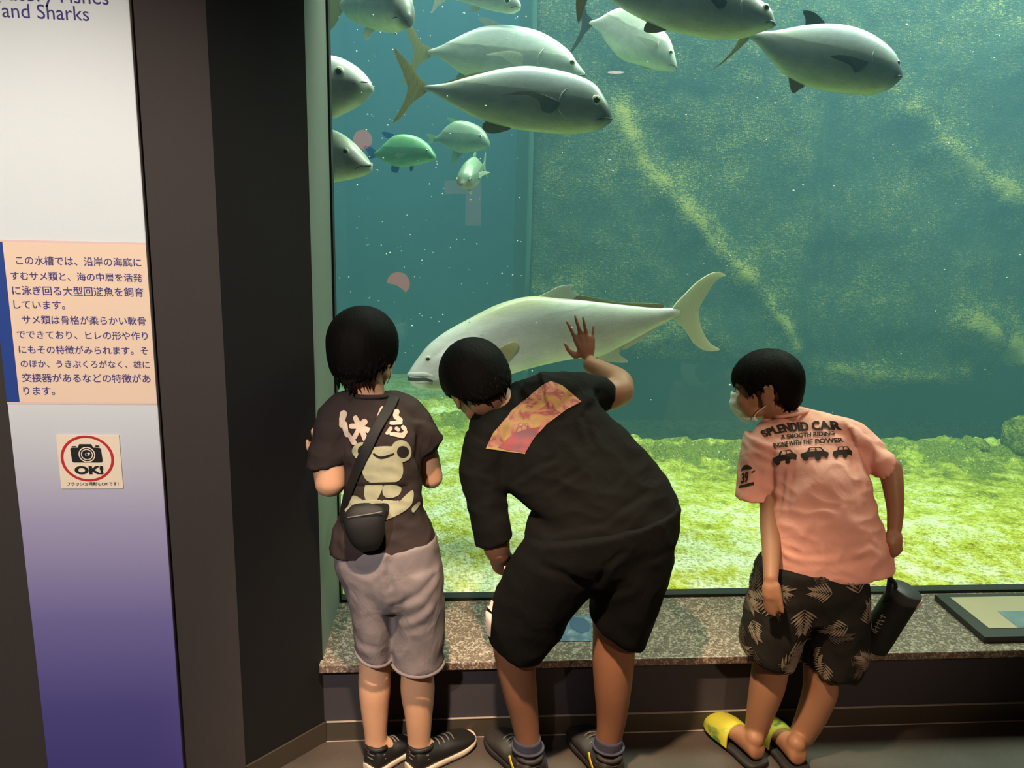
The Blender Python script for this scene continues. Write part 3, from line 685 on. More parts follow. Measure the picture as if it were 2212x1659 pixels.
fish('trevally', 'small dim fish turned towards the viewer, below the dull green one', (997, 398), (1044, 360), 1.02, 1.30,
     [(1264, 157), (1245, 135), (1228, 112), (1190, 85), (1150, 66), (1100, 56), (1060, 56), (1030, 64), (990, 82), (950, 101), (925, 108)],
     [(1260, 168), (1220, 185), (1150, 195), (1060, 188), (1000, 165), (975, 142), (950, 126), (925, 119)],
     [(930, 104), (912, 95), (895, 65), (879, 49), (882, 75), (893, 102), (891, 128), (880, 150), (866, 175), (886, 160), (906, 136), (930, 122)],
     [('dorsal_fin', [(1085, 60), (1062, 40), (1036, 34), (1038, 52), (1060, 66)], 'green'), ('pelvic_fin', [(1180, 185), (1130, 185), (1120, 220), (1160, 215)], 'green')],
     ([(1128, 126), (1090, 119), (1031, 129), (1071, 135), (1101, 142), (1125, 146)], 'pale', (1128, 138)), (1233, 141), 8, 0.62, 'dim', 'green', mouth=[(1262, 163), (1252, 165), (1240, 167)], fit=((1264, 160), (925, 113)))
fish('trevally', 'pale fish cut by the top of the picture, above the upper left pair', (1125, 14), (962, -6), 0.80, 0.88,
     [(1125, 10), (1115, -6), (1090, -22), (1050, -32), (1010, -25), (980, -14), (962, -10)], [(1121, 22), (1108, 28), (1080, 25), (1040, 16), (1005, 5), (980, -1), (962, -3)],
     [(966, -10), (945, -30), (935, -45), (940, -8), (932, 25), (945, 12), (966, -2)], [('pelvic_fin', [(1040, 14), (1020, 12), (1018, 23), (1030, 24)], 'pale')], None, (1098, 6), 7, 0.5, 'pale', 'pale',
     mouth=[(1124, 16), (1114, 16), (1106, 19)])
fish('pompano', 'deep-bodied pale fish pointing down right at the top centre', (1461, 147), (1275, 49), 0.85, 0.95,
     [(1462, 142), (1458, 125), (1450, 100), (1437, 78), (1410, 55), (1380, 30), (1350, 21), (1320, 27), (1295, 40), (1275, 46)], [(1452, 154), (1420, 150), (1380, 138), (1350, 128), (1330, 113), (1310, 90), (1295, 68), (1275, 53)],
     [(1280, 44), (1266, 28), (1262, 2), (1254, 30), (1257, 52), (1250, 75), (1230, 112), (1250, 92), (1266, 68), (1280, 54)],
     [('pelvic_fin', [(1410, 145), (1390, 138), (1388, 144), (1398, 148)], 'pale')], ([(1420, 100), (1395, 90), (1372, 86), (1390, 100), (1412, 112)], 'pale', (1420, 106)), (1448, 118), 5, 0.45, 'pale', 'dark',
     mouth=[(1460, 146), (1452, 143), (1446, 144)], gill=[(1425, 92), (1421, 108), (1424, 140)])
fish('trevally', 'large fish along the top edge of the picture, right of the centre', (1673, 52), (1270, -24), 0.36, 0.42,
     [(1673, 48), (1660, 20), (1640, 5), (1600, -30), (1540, -55), (1460, -65), (1380, -55), (1310, -36), (1270, -29)], [(1670, 60), (1640, 70), (1610, 79), (1570, 83), (1520, 78), (1480, 70), (1440, 61), (1400, 45), (1350, 20), (1310, -4), (1270, -19)],
     [(1276, -30), (1255, -60), (1240, -95), (1240, -50), (1248, -22), (1244, 5), (1250, 45), (1262, 15), (1276, -18)], [('anal_fin', [(1450, 55), (1405, 40), (1392, 62), (1420, 66)], 'brown')],
     ([(1560, 15), (1530, -5), (1490, -15), (1520, 10), (1545, 30)], 'dark', (1560, 20)), (1646, 24), 8, 0.52, 'silver', 'brown', mouth=[(1672, 55), (1660, 52), (1648, 54)], gill=[(1602, -5), (1590, 20), (1600, 50)])
fish('trevally', 'silver fish with a dark pectoral fin, rightmost in the tank', (1946, 164), (1612, 75), 0.42, 0.47,
     [(1946, 158), (1938, 138), (1925, 115), (1900, 94), (1870, 76), (1830, 62), (1780, 56), (1730, 59), (1680, 67), (1640, 70), (1612, 71)],
     [(1943, 174), (1930, 186), (1915, 195), (1880, 203), (1830, 198), (1780, 190), (1735, 178), (1695, 155), (1660, 120), (1635, 93), (1612, 80)],
     [(1618, 70), (1604, 45), (1590, 10), (1588, 50), (1598, 78), (1580, 110), (1550, 138), (1528, 151), (1560, 134), (1592, 108), (1618, 84)],
     [('dorsal_fin', [(1778, 60), (1756, 36), (1730, 30), (1736, 46), (1740, 62)], 'dark'), ('anal_fin', [(1745, 175), (1715, 152), (1706, 160), (1716, 194), (1730, 188)], 'brown')],
     ([(1770, 134), (1804, 130), (1852, 137), (1857, 147), (1831, 164), (1818, 148)], 'dark', (1856, 142)), (1928, 141), 6, 0.52, 'silver_shaded', 'olive', mouth=[(1944, 168), (1932, 168), (1920, 171)], gill=[(1880, 105), (1868, 130), (1876, 165)])
# ------------------------------------------------------------------ people: helpers
def skin_mat(name, col):
    t = NT(name); c = t.coord(); n = t.noise(c, 14, 4); f = t.noise(c, 260, 2)
    return t.pbr(t.mixc(n, tuple(x*0.88 for x in col), tuple(min(1, x*1.08) for x in col)), 0.5, 0.35, normal=t.bump(f, 0.10, 0.001), sss=0.12)
def cloth_mat(name, col, rough=0.9, weave=900, var=0.12, sheen=0.0, spec=0.15):
    t = NT(name); c = t.coord(); n = t.noise(c, 9, 4); f = t.noise(c, weave, 1)
    fold = t.noise(t.coord('Object', (1.0, 1.0, 0.6)), 18, 4, 0.5, 1.2)
    h = t.math('ADD', t.math('MULTIPLY', fold, 1.0), t.math('MULTIPLY', f, 0.12))
    return t.pbr(t.mixc(n, tuple(x*(1-var) for x in col), tuple(min(1, x*(1+var)) for x in col)), rough, 0.15, normal=t.bump(h, 0.45, 0.012), sheen=sheen)
M_hair = None
t = NT('black_hair'); c = t.coord('Object', (70, 70, 9)); n = t.noise(c, 3.0, 3)
M_hair = t.pbr(t.mixc(n, (0.002, 0.0018, 0.0015), (0.006, 0.005, 0.004)), 0.65, 0.06, normal=t.bump(n, 0.5, 0.003))
M_brow = plain('dark_brow', (0.012, 0.009, 0.007), 0.7)
M_sclera = plain('eye_white', (0.75, 0.72, 0.68), 0.25); M_iris = plain('dark_iris', (0.012, 0.008, 0.006), 0.1, 0.6)
M_lips = plain('lips', (0.30, 0.10, 0.08), 0.45)

def frame(fwd, up):
    f = np.array(fwd, float); f /= np.linalg.norm(f); u = np.array(up, float); u -= f*(u@f); u /= np.linalg.norm(u)
    return np.stack([np.cross(f, u), f, u], 1)      # columns: right, forward, up
class Head:
    def __init__(s, c, fwd, up, k=1.0): s.c = np.array(c, float); s.R = frame(fwd, up); s.k = k
    def w(s, p): return s.c+s.R @ (np.array(p, float)*s.k)
    def b(s, p, rx, ry, rz, n=24, m=16):
        return ball(s.w(p), rx*s.k, ry*s.k, rz*s.k, n, m, s.R)
    def parts(s):
        k = s.k; out = [s.b((0, -.012, .030), .071, .088, .076), s.b((0, .022, -.018), .060, .064, .074), s.b((0, .050, -.078), .030, .030, .022),
               s.b((.030, .052, -.036), .027, .028, .030), s.b((-.030, .052, -.036), .027, .028, .030), s.b((0, .088, -.030), .0105, .014, .010), s.b((0, -.02, -.05), .052, .055, .05),
               s.b((.034, .03, -.062), .024, .034, .022), s.b((-.034, .03, -.062), .024, .034, .022), s.b((0, .079, -.056), .021, .010, .010), s.b((0, .062, .028), .052, .024, .030)]
        out.append(tube([s.w((0, .074, .006)), s.w((0, .083, -.014)), s.w((0, .089, -.028))], [.007*k, .008*k, .009*k], 10, 3))
        for sg in (1, -1):
            out.append(s.b((sg*.073, -.012, -.012), .0075, .0185, .029)); out.append(s.b((sg*.0745, -.008, -.036), .0065, .010, .010))
            rim = [s.w((sg*(.077), -.012+.019*math.cos(a)*-1, -.010+.030*math.sin(a))) for a in np.linspace(-1.9, 1.9, 9)]
            out.append(tube(rim, [.0035*k]+[.0045*k]*7+[.0035*k], 8, 2))
        return out
    def features(s, parent, lips=True):
        for sg in (1, -1):
            v, f = s.b((sg*.029, .0690, -.002), .0120, .0105, .0085); e = obj('eye', v, f, M_sclera, parent=parent)
            v, f = s.b((sg*.029, .0765, -.002), .0060, .0040, .0060); obj('iris', v, f, M_iris, parent=e)
            lid = [s.w((sg*x, .0785-.0100*abs(x-.030)/.014, .0045+.004*(1-((x-.030)/.014)**2))) for x in (.016, .023, .030, .037, .044)]
            v, f = tube(lid, [.0016*s.k]*5, 8, 2); obj('eyelash', v, f, M_brow, parent=e)
            br = [s.w((sg*x, .084-.016*((x-.028)/.02)**2*0.6, .022+.003*(1-((x-.030)/.016)**2))) for x in (.013, .022, .031, .040, .047)]
            v, f = tube(br, [.002*s.k, .003*s.k, .003*s.k, .0025*s.k, .001*s.k], 8, 2); obj('eyebrow', v, f, M_brow, parent=parent)
        if lips:
            v, f = tube([s.w((x, .0885-.35*x*x*40*.02, -.056)) for x in (-.02, -.01, 0, .01, .02)], [.002*s.k, .0045*s.k, .005*s.k, .0045*s.k, .002*s.k], 10, 2); obj('mouth', v, f, M_lips, parent=parent)
    def hair(s, parent, low, rad=(.086, .100, .094), cen=(0, -.012, .030), seed=0, locks=120, lock=0.022, crown=(0, -.03), noise_amp=0.03, spike=0.5):
        """low(az) = how far down the hair reaches (local z) for an azimuth; az 0 = face, 90 = right ear, 180 = nape"""
        k = s.k; na, nr = 132, 40; rng = np.random.default_rng(seed); vs, fs = [], []
        cen = np.array(cen, float); rad = np.array(rad, float)
        def surf(az, z, off=0.0):
            zz = min(1.0, max(-1.0, (z-cen[2])/rad[2])); rr = math.sqrt(max(0.0, 1-zz*zz))
            if zz < 0: rr = max(rr, 0.80+0.20*math.sqrt(max(0, 1-zz*zz)))-0.10*zz*zz   # sides fall almost straight
            d = V3(math.sin(az)*rr*rad[0], math.cos(az)*rr*rad[1], z-cen[2])
            h = noise.noise(Vector((math.cos(az)*2, math.sin(az)*2, z*9+seed)))*noise_amp+noise.noise(Vector((math.cos(az)*22, math.sin(az)*22, z*7+seed)))*0.010
            return cen+d*V3(1+h+off/rad[0], 1+h+off/rad[1], 1+h*0.5)
        for i in range(nr+1):
            for j in range(na):
                az = 2*math.pi*j/na; lo = low(math.degrees(az) % 360)+0.004*noise.noise(Vector((az*9, seed, 1)))
                zt = cen[2]+rad[2]; q = i/nr; ph = q
                z = zt-(zt-lo)*(1-math.cos(ph*math.pi/2)) if q < 1 else lo
                vs.append(s.w(surf(az, z)))
        for i in range(nr):
            for j in range(na):
                k2 = (j+1) % na; fs.append((i*na+j, (i+1)*na+j, (i+1)*na+k2, i*na+k2))
        n0 = len(vs)
        for i in range(nr, -1, -2):                        # inner skin closes the shell
            for j in range(na):
                p = np.array(vs[i*na+j]); c0 = s.w(cen); vs.append(c0+(p-c0)*0.86)
        ni = len(range(nr, -1, -2))
        for j in range(na):
            k2 = (j+1) % na; fs.append((nr*na+j, n0+j, n0+k2, nr*na+k2))
        for i in range(ni-1):
            for j in range(na):
                k2 = (j+1) % na; fs.append((n0+i*na+j, n0+(i+1)*na+j, n0+(i+1)*na+k2, n0+i*na+k2))
        parts = [(vs, fs)]
        for _ in range(locks):                              # locks along the lower edge and over the cap
            az = rng.uniform(0, 2*math.pi); lo = low(math.degrees(az) % 360)
            zt = cen[2]+rad[2]*0.96; z0 = lo+rng.uniform(0.010, 0.045); pts = []
            if rng.random() < 0.0: z0 = rng.uniform(lo, zt-0.03)
            ln = lock*rng.uniform(0.5, 1.15); dz = np.linspace(0, ln+0.016, 5); da = rng.uniform(-.18, .18)
            for q, d in enumerate(dz):
                pts.append(s.w(surf(az+da*q/4, z0-d, -0.0015-(0.0 if z0 > lo+0.05 else 0.0010*q))))
            r = rng.uniform(.0022, .0042)*k
            parts.append(tube(pts, [r*0.55, r, r, r*0.7, r*0.12], 7, 2, dome=False))
        v, f = join(*parts); return obj('hair', v, f, M_hair, parent=parent)
    def mask(s, parent, mat):
        nu, nv = 22, 14; outer, inner = [], []
        for i in range(nv+1):
            v = i/nv
            for j in range(nu+1):
                u = -1+2*j/nu; bul = math.sin(math.pi*min(1, v*1.02))
                x = u*(.053-.004*v); z = -.008-.088*v+.006*u*u
                y = .096+.007*bul*(1-u*u)-.050*u*u-.026*max(0, v-.55)/.45+.0015*math.sin(v*22)
                outer.append(s.w((x, y, z))); inner.append(s.w((x*0.98, y-.0025, z)))
        n = len(outer); vs = outer+inner; fs = []; w = nu+1
        for i in range(nv):
            for j in range(nu):
                a = i*w+j; fs.append((a, a+1, a+w+1, a+w)); fs.append((n+a, n+a+w, n+a+w+1, n+a+1))
        bd = [j for j in range(w)]+[i*w+nu for i in range(1, nv+1)]+[nv*w+j for j in range(nu-1, -1, -1)]+[i*w for i in range(nv-1, 0, -1)]
        for a, b in zip(bd, bd[1:]+bd[:1]): fs.append((a, n+a, n+b, b))
        o = obj('face_mask', vs, fs, mat, parent=parent)
        for sg in (1, -1):
            for (z0, y0, zz) in ((-.012, .050, .012), (-.088, .032, -.040)):
                pts = [s.w((sg*.050, y0, z0)), s.w((sg*.066, .020, (z0+zz)/2)), s.w((sg*.078, -.012, zz))]
                v, f = tube(pts, [.0013*s.k]*3, 8, 3); obj('ear_loop', v, f, mat, parent=o)
        return o

def hand(wrist, mcps, tips, thumb, nrm, r=0.0062, curl=0.0, palm_r=None):
    """a palm and five separate fingers: 4 knuckles, 4 tips, thumb = (base, joint, tip); nrm points out of the back of the hand"""
    wrist = np.array(wrist, float); mcps = [np.array(m, float) for m in mcps]; tips = [np.array(t, float) for t in tips]; nrm = np.array(nrm, float)/np.linalg.norm(nrm)
    out = []; pr = palm_r or r*1.75
    for m in mcps: out.append(tube([wrist*0.75+m*0.25, wrist*0.45+m*0.55, m], [pr*1.05, pr*1.15, r*1.45], 12, 3))
    for a, b in zip(mcps[:-1], mcps[1:]): out.append(tube([a, (a+b)/2, b], [r*1.3]*3, 10, 2)); out.append(tube([wrist*.5+a*.5, wrist*.5+b*.5], [pr]*2, 10, 2))
    fr = [0.98, 1.02, 0.98, 0.86]
    for i, (m, t_) in enumerate(zip(mcps, tips)):
        d = t_-m; L = np.linalg.norm(d); out.append(tube([m, m+d*0.45+nrm*L*(0.05+curl), m+d*0.75+nrm*L*(0.04+curl*0.7), t_], [r*1.15*fr[i], r*1.08*fr[i], r*0.98*fr[i], r*0.82*fr[i]], 12, 4))
    b, j, t_ = [np.array(x, float) for x in thumb]
    out.append(tube([b, j, (j+t_)/2, t_], [r*1.9, r*1.35, r*1.2, r*0.95], 12, 4)); out.append(tube([wrist*.6+mcps[0]*.4, b], [pr, r*1.8], 10, 2))
    return out

def decal_px(parts, target, name, mat, parent, off=0.0016, step=6.0, one=False):
    """a print on cloth: flat artwork laid on the garment's own surface"""
    bm = bmesh.new()
    for v, f in parts:
        bv = [bm.verts.new(Vector(p)) for p in v]
        for q in f:
            try: bm.faces.new([bv[i] for i in q])
            except ValueError: pass
    bmesh.ops.triangulate(bm, faces=bm.faces[:])
    for _ in range(5):
        ed = [e for e in bm.edges if e.calc_length() > step]
        if not ed: break
        bmesh.ops.subdivide_edges(bm, edges=ed, cuts=1); bmesh.ops.triangulate(bm, faces=bm.faces[:])
    bad = []
    C0 = Vector(CAM)
    for v in bm.verts:
        d = Vector(ray(v.co.x, v.co.y)).normalized(); h, n, i, _ = target.ray_cast(C0, d)
        if h is None: bad.append(v); continue
        if n.dot(d) > 0: n = -n
        v.co = h+n*off
    bmesh.ops.delete(bm, geom=bad, context='VERTS')
    # drop faces stretched over a step in the surface
    bmesh.ops.delete(bm, geom=[f for f in bm.faces if max(e.calc_length() for e in f.edges) > 0.035], context='FACES')
    if one:                                             # a single piece: keep the largest patch
        left = set(bm.faces); best = []
        while left:
            f0 = left.pop(); stack, isl = [f0], [f0]
            while stack:
                for e in stack.pop().edges:
                    for g in e.link_faces:
                        if g in left: left.remove(g); stack.append(g); isl.append(g)
            if len(isl) > len(best): best = isl
        bs_ = set(best); bmesh.ops.delete(bm, geom=[f for f in bm.faces if f not in bs_], context='FACES')
    bmesh.ops.delete(bm, geom=[v for v in bm.verts if not v.link_faces], context='VERTS')
    me = bpy.data.meshes.new(name); bm.to_mesh(me); bm.free()
    return link_mesh(name, me, mat, parent)
def vmap(vf, fn): return [V3(*fn(p), 0) for p in vf[0]], vf[1]
def text_between(s, bl, tl, bold=0.02, space=1.0):
    """lettering stretched between a base line and a top line given as photo points (left to right)"""
    v, f = me_vf(text_mesh(s, 1.0, bold=bold, space=space)); a = np.array([p[:2] for p in v])
    x0, x1 = a[:, 0].min(), a[:, 0].max(); y0, y1 = min(0, a[:, 1].min()*0+0), a[:, 1].max()
    bl, tl = np.array(bl, float), np.array(tl, float)
    def fn(p):
        u = (p[0]-x0)/(x1-x0); w = (p[1]-y0)/(y1-y0)
        b = np.array([np.interp(u, np.linspace(0, 1, len(bl)), bl[:, k]) for k in (0, 1)]); t_ = np.array([np.interp(u, np.linspace(0, 1, len(tl)), tl[:, k]) for k in (0, 1)])
        q = b+(t_-b)*w; return q[0], q[1]
    return vmap((v, f), fn)

def shoe(parent, heel, ang, L, w, hi, mats, name='shoe', side=1):
    """sneaker: upper, sole, laces, padded collar; heel = ground point, ang = heading in degrees"""
    M_up, M_sole, M_lace = mats; a = math.radians(ang); fx = V3(math.cos(a), math.sin(a), 0); sx = V3(-math.sin(a), math.cos(a), 0)
    h0 = np.array([heel[0], heel[1], 0.0]); W = lambda x, y, z: h0+fx*x*L+sx*y*w+V3(0, 0, z)
    rows = [(0.00, .30, .012, .055), (0.03, .37, .012, hi*.97), (.12, .42, .012, hi), (.26, .43, .012, hi*.93), (.40, .45, .012, hi*.80), (.56, .49, .012, .058), (.74, .50, .012, .046), (.90, .42, .012, .036), (.985, .24, .013, .026), (1.0, .10, .014, .02)]
    rg = [(W(x, 0, (z0+z1)/2), sx*y*w, V3(0, 0, (z1-z0)/2), 2.6) for x, y, z0, z1 in rows]
    v, f = loft(rg, 28, 4); o = obj(name, v, f, M_up, parent=parent)
    rows = [(-.02, .22), (.0, .36), (.12, .45), (.30, .44), (.5, .48), (.72, .54), (.90, .46), (.985, .24), (1.0, .10)]
    rg = [(W(x, 0, .0125+(.004 if x > .85 else 0)), sx*y*w, V3(0, 0, .0118), 4.0) for x, y in rows]
    v, f = loft(rg, 28, 4); obj('sole', v, f, M_sole, parent=o)
    ring = []
    for q in np.linspace(0, 2*math.pi, 20): ring.append(W(.15+.135*math.cos(q)*1.05, .33*math.sin(q), hi*(.985-.12*max(0, math.cos(q)))))
    v, f = tube(ring, [.0065]*20, 8, 2, dome=False); obj('collar', v, f, M_up, parent=o)
    for zz, k in ((.78, .40), (.62, .42)):                       # raised heel piping
        pts = [W(.0+.20*(1-math.cos(q)), k*math.sin(q), hi*zz) for q in np.linspace(-1.35, 1.35, 9)]
        v, f = tube(pts, [.0022]*9, 8, 2); obj('piping', v, f, M_lace, parent=o)
    lac = []
    for i in range(4):
        x = .38+.075*i; zt = np.interp(x, [.26, .40, .56, .74], [hi*.93, hi*.80, .058, .046])
        lac.append(tube([W(x, -.26, zt-.006), W(x+.01, -.1, zt+.003), W(x+.01, .1, zt+.003), W(x, .26, zt-.006)], [.0022]*4, 8, 3))
    v, f = join(*lac); obj('laces', v, f, M_lace, parent=o)
    return o
def foot_parts(heel, ang, L, w, ank):
    a = math.radians(ang); fx = V3(math.cos(a), math.sin(a), 0); sx = V3(-math.sin(a), math.cos(a), 0); h0 = np.array([heel[0], heel[1], heel[2] if len(heel) > 2 else 0.004])
    W = lambda x, y, z: h0+fx*x*L+sx*y*w+V3(0, 0, z)
    rows = [(.01, .22, .004, .030), (.05, .33, .001, .048), (.16, .36, .001, .062), (.34, .37, .003, .060), (.55, .42, .004, .044), (.74, .48, .002, .030), (.86, .44, .002, .022)]
    out = [loft([(W(x, 0, (a_+b_)/2), sx*y*w, V3(0, 0, (b_-a_)/2), 2.3) for x, y, a_, b_ in rows], 24, 3)]
    for i in range(5):
        y = (-.36+.18*i); out.append(tube([W(.78, y*.95, .012), W(.97-.03*abs(i-1.2), y, .010)], [.0095-.0008*i, .008-.0008*i], 10, 3))
    out.append(tube([np.array(ank, float), W(.14, 0, .052)], [.023, .026], 14, 3)); return out
def hem_ring(r, name, mat, parent, k=1.012, th=.0038):
    c, a, b, p = r; q = np.linspace(0, 2*math.pi, 40); x = np.sign(np.cos(q))*np.abs(np.cos(q))**(2/p); y = np.sign(np.sin(q))*np.abs(np.sin(q))**(2/p)
    v, f = tube([c+a*i*k+b*j*k for i, j in zip(x, y)], [th]*40, 8, 1, dome=False); return obj(name, v, f, mat, parent=parent)
def ribbon(pts, nrms, width, thick):
    pts = [np.array(p, float) for p in pts]; n = len(pts); rings = []
    for i in range(n):
        t_ = pts[min(i+1, n-1)]-pts[max(i-1, 0)]; t_ /= np.linalg.norm(t_); nn = np.array(nrms[i], float); nn -= t_*(nn@t_); nn /= np.linalg.norm(nn)
        rings.append((pts[i], np.cross(t_, nn)*width/2, nn*thick/2, 5.0))
    return loft(rings, 16, 4)
def on_surface(bvh, px, py, off=0.003):
    d = Vector(ray(px, py)).normalized(); h, n, i, _ = bvh.ray_cast(Vector(CAM), d)
    if h is None: return None, None
    if n.dot(d) > 0: n = -n
    return np.array(h+n*off), np.array(n)
# ------------------------------------------------------------------ the three children
M_skin1 = skin_mat('skin_light', (0.64, 0.35, 0.21)); M_skin2 = skin_mat('skin_tan', (0.29, 0.135, 0.075)); M_skin3 = skin_mat('skin_warm', (0.33, 0.165, 0.092))
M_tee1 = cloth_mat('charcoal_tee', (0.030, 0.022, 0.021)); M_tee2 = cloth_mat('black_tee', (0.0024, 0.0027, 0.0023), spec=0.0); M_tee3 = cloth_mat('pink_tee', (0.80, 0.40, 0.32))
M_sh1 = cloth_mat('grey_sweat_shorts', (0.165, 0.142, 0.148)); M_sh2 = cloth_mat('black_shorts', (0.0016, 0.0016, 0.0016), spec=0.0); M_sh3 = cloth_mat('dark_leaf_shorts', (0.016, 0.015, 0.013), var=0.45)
M_sock = cloth_mat('slate_socks', (0.060, 0.062, 0.095), weave=500); M_shoe = plain('black_sneaker', (0.010, 0.009, 0.009), 0.6, bump=0.2, bscale=500)
M_sole = plain('cream_sole', (0.55, 0.46, 0.36), 0.6); M_lace = plain('grey_cord', (0.10, 0.09, 0.085), 0.6); M_mask = plain('white_mask', (0.86, 0.90, 0.84), 0.9, 0.1, bump=0.2, bscale=500)
M_grey_shoe = plain('dark_grey_sneaker', (0.028, 0.025, 0.025), 0.6, bump=0.2, bscale=500); M_dsole = plain('dark_sole', (0.02, 0.018, 0.018), 0.7); M_yel = plain('yellow_tab', (0.65, 0.45, 0.03), 0.5)
M_bag = plain('black_nylon', (0.0035, 0.0035, 0.0035), 0.65, bump=0.2, bscale=600)
M_cream = plain('cream_print', (0.50, 0.40, 0.33), 0.85, 0.1, var=0.25, vscale=40); M_frog = plain('pale_green_print', (0.30, 0.30, 0.20), 0.85, 0.1, var=0.25, vscale=50); M_dkprint = plain('dark_print', (0.015, 0.013, 0.012), 0.85, 0.1)

def body_obj(name, parts, mat, base, label, voxel=0.0042):
    me = fuse(parts, voxel, 6); o = link_mesh(name, me, mat, origin=base); tag(o, label, 'person'); return o
def garment(name, parts, mat, parent, voxel=0.006, smooth=8, fold=None, crease=None):
    me = fuse(parts, voxel, smooth)
    if fold: wrinkle(me, *fold)
    if crease: creases(me, bvh_of(me), crease)
    b = bvh_of(me); o = link_mesh(name, me, mat, parent); return o, b
def shrink(r, k=0.86): return (r[0], r[1]*k, r[2]*k, r[3])
def leg(rows, n=22):
    return loft([RP((l, y0), (r, y1), Y, dep, 2.0) for (l, y0, r, y1, Y, dep) in rows], n, 4)

# ============ child 1: left, charcoal T-shirt ============
tor = [RP((728, 1186), (938, 1166), -.435, .205), RP((722, 1150), (928, 1140), -.43, .205), RP((736, 1098), (914, 1096), -.42, .195), RP((745, 1040), (911, 1038), -.41, .19), RP((742, 980), (910, 975), -.405, .185),
       RP((730, 925), (908, 915), -.40, .17), RP((722, 890), (890, 882), -.395, .13), RP((738, 868), (868, 864), -.39, .105), RP((756, 855), (846, 854), -.385, .09)]
tor[0] = RP((712, 1188), (940, 1163), -.435, .21); tor[1] = RP((716, 1150), (932, 1138), -.43, .205)
slL = [RP((692, 895), (775, 905), -.395, .12), RP((673, 940), (762, 950), -.41, .115), RP((661, 1010), (749, 995), -.425, .105)]
slR = [RP((850, 890), (925, 905), -.385, .12), RP((862, 925), (945, 925), -.38, .115), RP((893, 992), (960, 945), -.37, .105)]
H1 = Head(P(788, 755, -.365), (0.42, 0.90, -0.12), (0.0, 0.10, 1.0), 0.97)
ankL, ankR = P(812, 1602, -.452), P(905, 1606, -.462)
lgL = leg([(772, 1330, 850, 1335, -.445, .11), (776, 1420, 843, 1420, -.448, .092), (774, 1475, 845, 1475, -.452, .095), (779, 1530, 840, 1530, -.452, .08), (787, 1585, 836, 1585, -.452, .062), (788, 1612, 838, 1612, -.45, .066)])
lgR = leg([(858, 1330, 948, 1335, -.455, .11), (866, 1435, 937, 1435, -.458, .092), (865, 1490, 939, 1490, -.46, .095), (874, 1545, 934, 1545, -.462, .08), (880, 1595, 930, 1595, -.462, .062), (880, 1622, 930, 1622, -.46, .066)])
hipb = loft([shrink(RP((722, 1180), (948, 1165), -.44, .19)), shrink(RP((728, 1240), (955, 1240), -.445, .19)), shrink(RP((750, 1300), (955, 1300), -.45, .18), .8)], 24, 4)
def px_r(n, Y): return n*pxm(Y)
aL = tube([P(732, 912, -.39), P(716, 975, -.425), P(714, 1042, -.44)], [.034, .038, .0385], 18, 5); aL2 = tube([P(714, 1042, -.44), P(702, 1012, -.40), P(690, 985, -.365)], [.0395, .031, .023], 18, 5)
aR = tube([P(882, 912, -.385), P(915, 975, -.36), P(932, 1032, -.345)], [.033, .036, .031], 18, 5); aR2 = tube([P(932, 1032, -.345), P(905, 1010, -.22), P(880, 985, -.13)], [.030, .027, .021], 18, 5)
w1 = P(690, 985, -.365); hL = hand(w1, [w1+V3(-.012, .006, .042), w1+V3(-.006, .014, .044), w1+V3(.004, .020, .042), w1+V3(.014, .024, .036)],
     [w1+V3(-.018, .002, .070), w1+V3(-.010, .006, .080), w1+V3(.002, .012, .078), w1+V3(.014, .016, .066)], (w1+V3(-.014, -.006, .012), w1+V3(-.025, -.010, .026), w1+V3(-.029, -.006, .044)), (.3, -.9, .1), .0058)
w2 = P(880, 985, -.13); hR = hand(w2, [w2+V3(-.016, .048, .018), w2+V3(-.005, .054, .020), w2+V3(.008, .052, .019), w2+V3(.019, .046, .016)],
     [w2+V3(-.022, .092, .045), w2+V3(-.007, .098, .050), w2+V3(.010, .096, .048), w2+V3(.025, .086, .040)], (w2+V3(-.024, .018, .008), w2+V3(-.038, .042, .014), w2+V3(-.044, .064, .026)), (0, -.4, .9), .0058)
parts = [loft([shrink(r, .78) for r in tor[:6]], 24, 3), hipb, lgL, lgR, aL, aL2, aR, aR2, tube([H1.w((0, -.018, -.04)), P(795, 850, -.372), P(795, 890, -.385)], [.046, .043, .040], 18, 4)]+hL+hR+H1.parts()
parts += [tube([ankL, ankL+V3(.02, .012, -.03)], [.031, .03], 14, 2), tube([ankR, ankR+V3(.02, .012, -.03)], [.031, .03], 14, 2)]
b1 = body_obj('person', parts, M_skin1, V3(-.17, -.45, 0), 'person at the left in a charcoal printed T-shirt and grey shorts')
H1.features(b1)
def low1(a):
    return np.interp(a, [0, 35, 60, 80, 100, 125, 150, 180, 210, 235, 260, 280, 300, 325, 360], [.030, .026, -.020, -.030, -.040, -.066, -.082, -.088, -.082, -.070, -.052, -.034, -.02, .026, .030])
H1.hair(b1, low1, rad=(.0895, .103, .092), cen=(0, -.010, .022), seed=3, locks=170, lock=.02)
H1.mask(b1, M_mask)
r_h = (tor[0], slL[-1], slR[-1])
tee, bv = garment('t_shirt', [loft(tor, 36, 4), loft(slL, 28, 4), loft(slR, 28, 4), tube([P(762, 880, -.39), P(728, 900, -.39), P(716, 965, -.422)], [.046, .050, .049], 18, 5), tube([P(850, 880, -.385), P(885, 900, -.385), P(912, 955, -.365)], [.046, .049, .047], 18, 5)], M_tee1, b1, fold=(.0035, (9, 9, 14), 1.0), smooth=4, voxel=.0052, crease=[([(752, 940), (760, 990), (748, 1030)], .9), ([(905, 930), (898, 985), (908, 1030)], .9), ([(690, 950), (735, 975)], .6), ([(730, 1150), (790, 1165), (870, 1145)], .6)])
neckring = [P(756+44*(1-math.cos(q)), 853+5*math.sin(q), -.385-.045*math.sin(q)) for q in np.linspace(0, 2*math.pi, 24)]
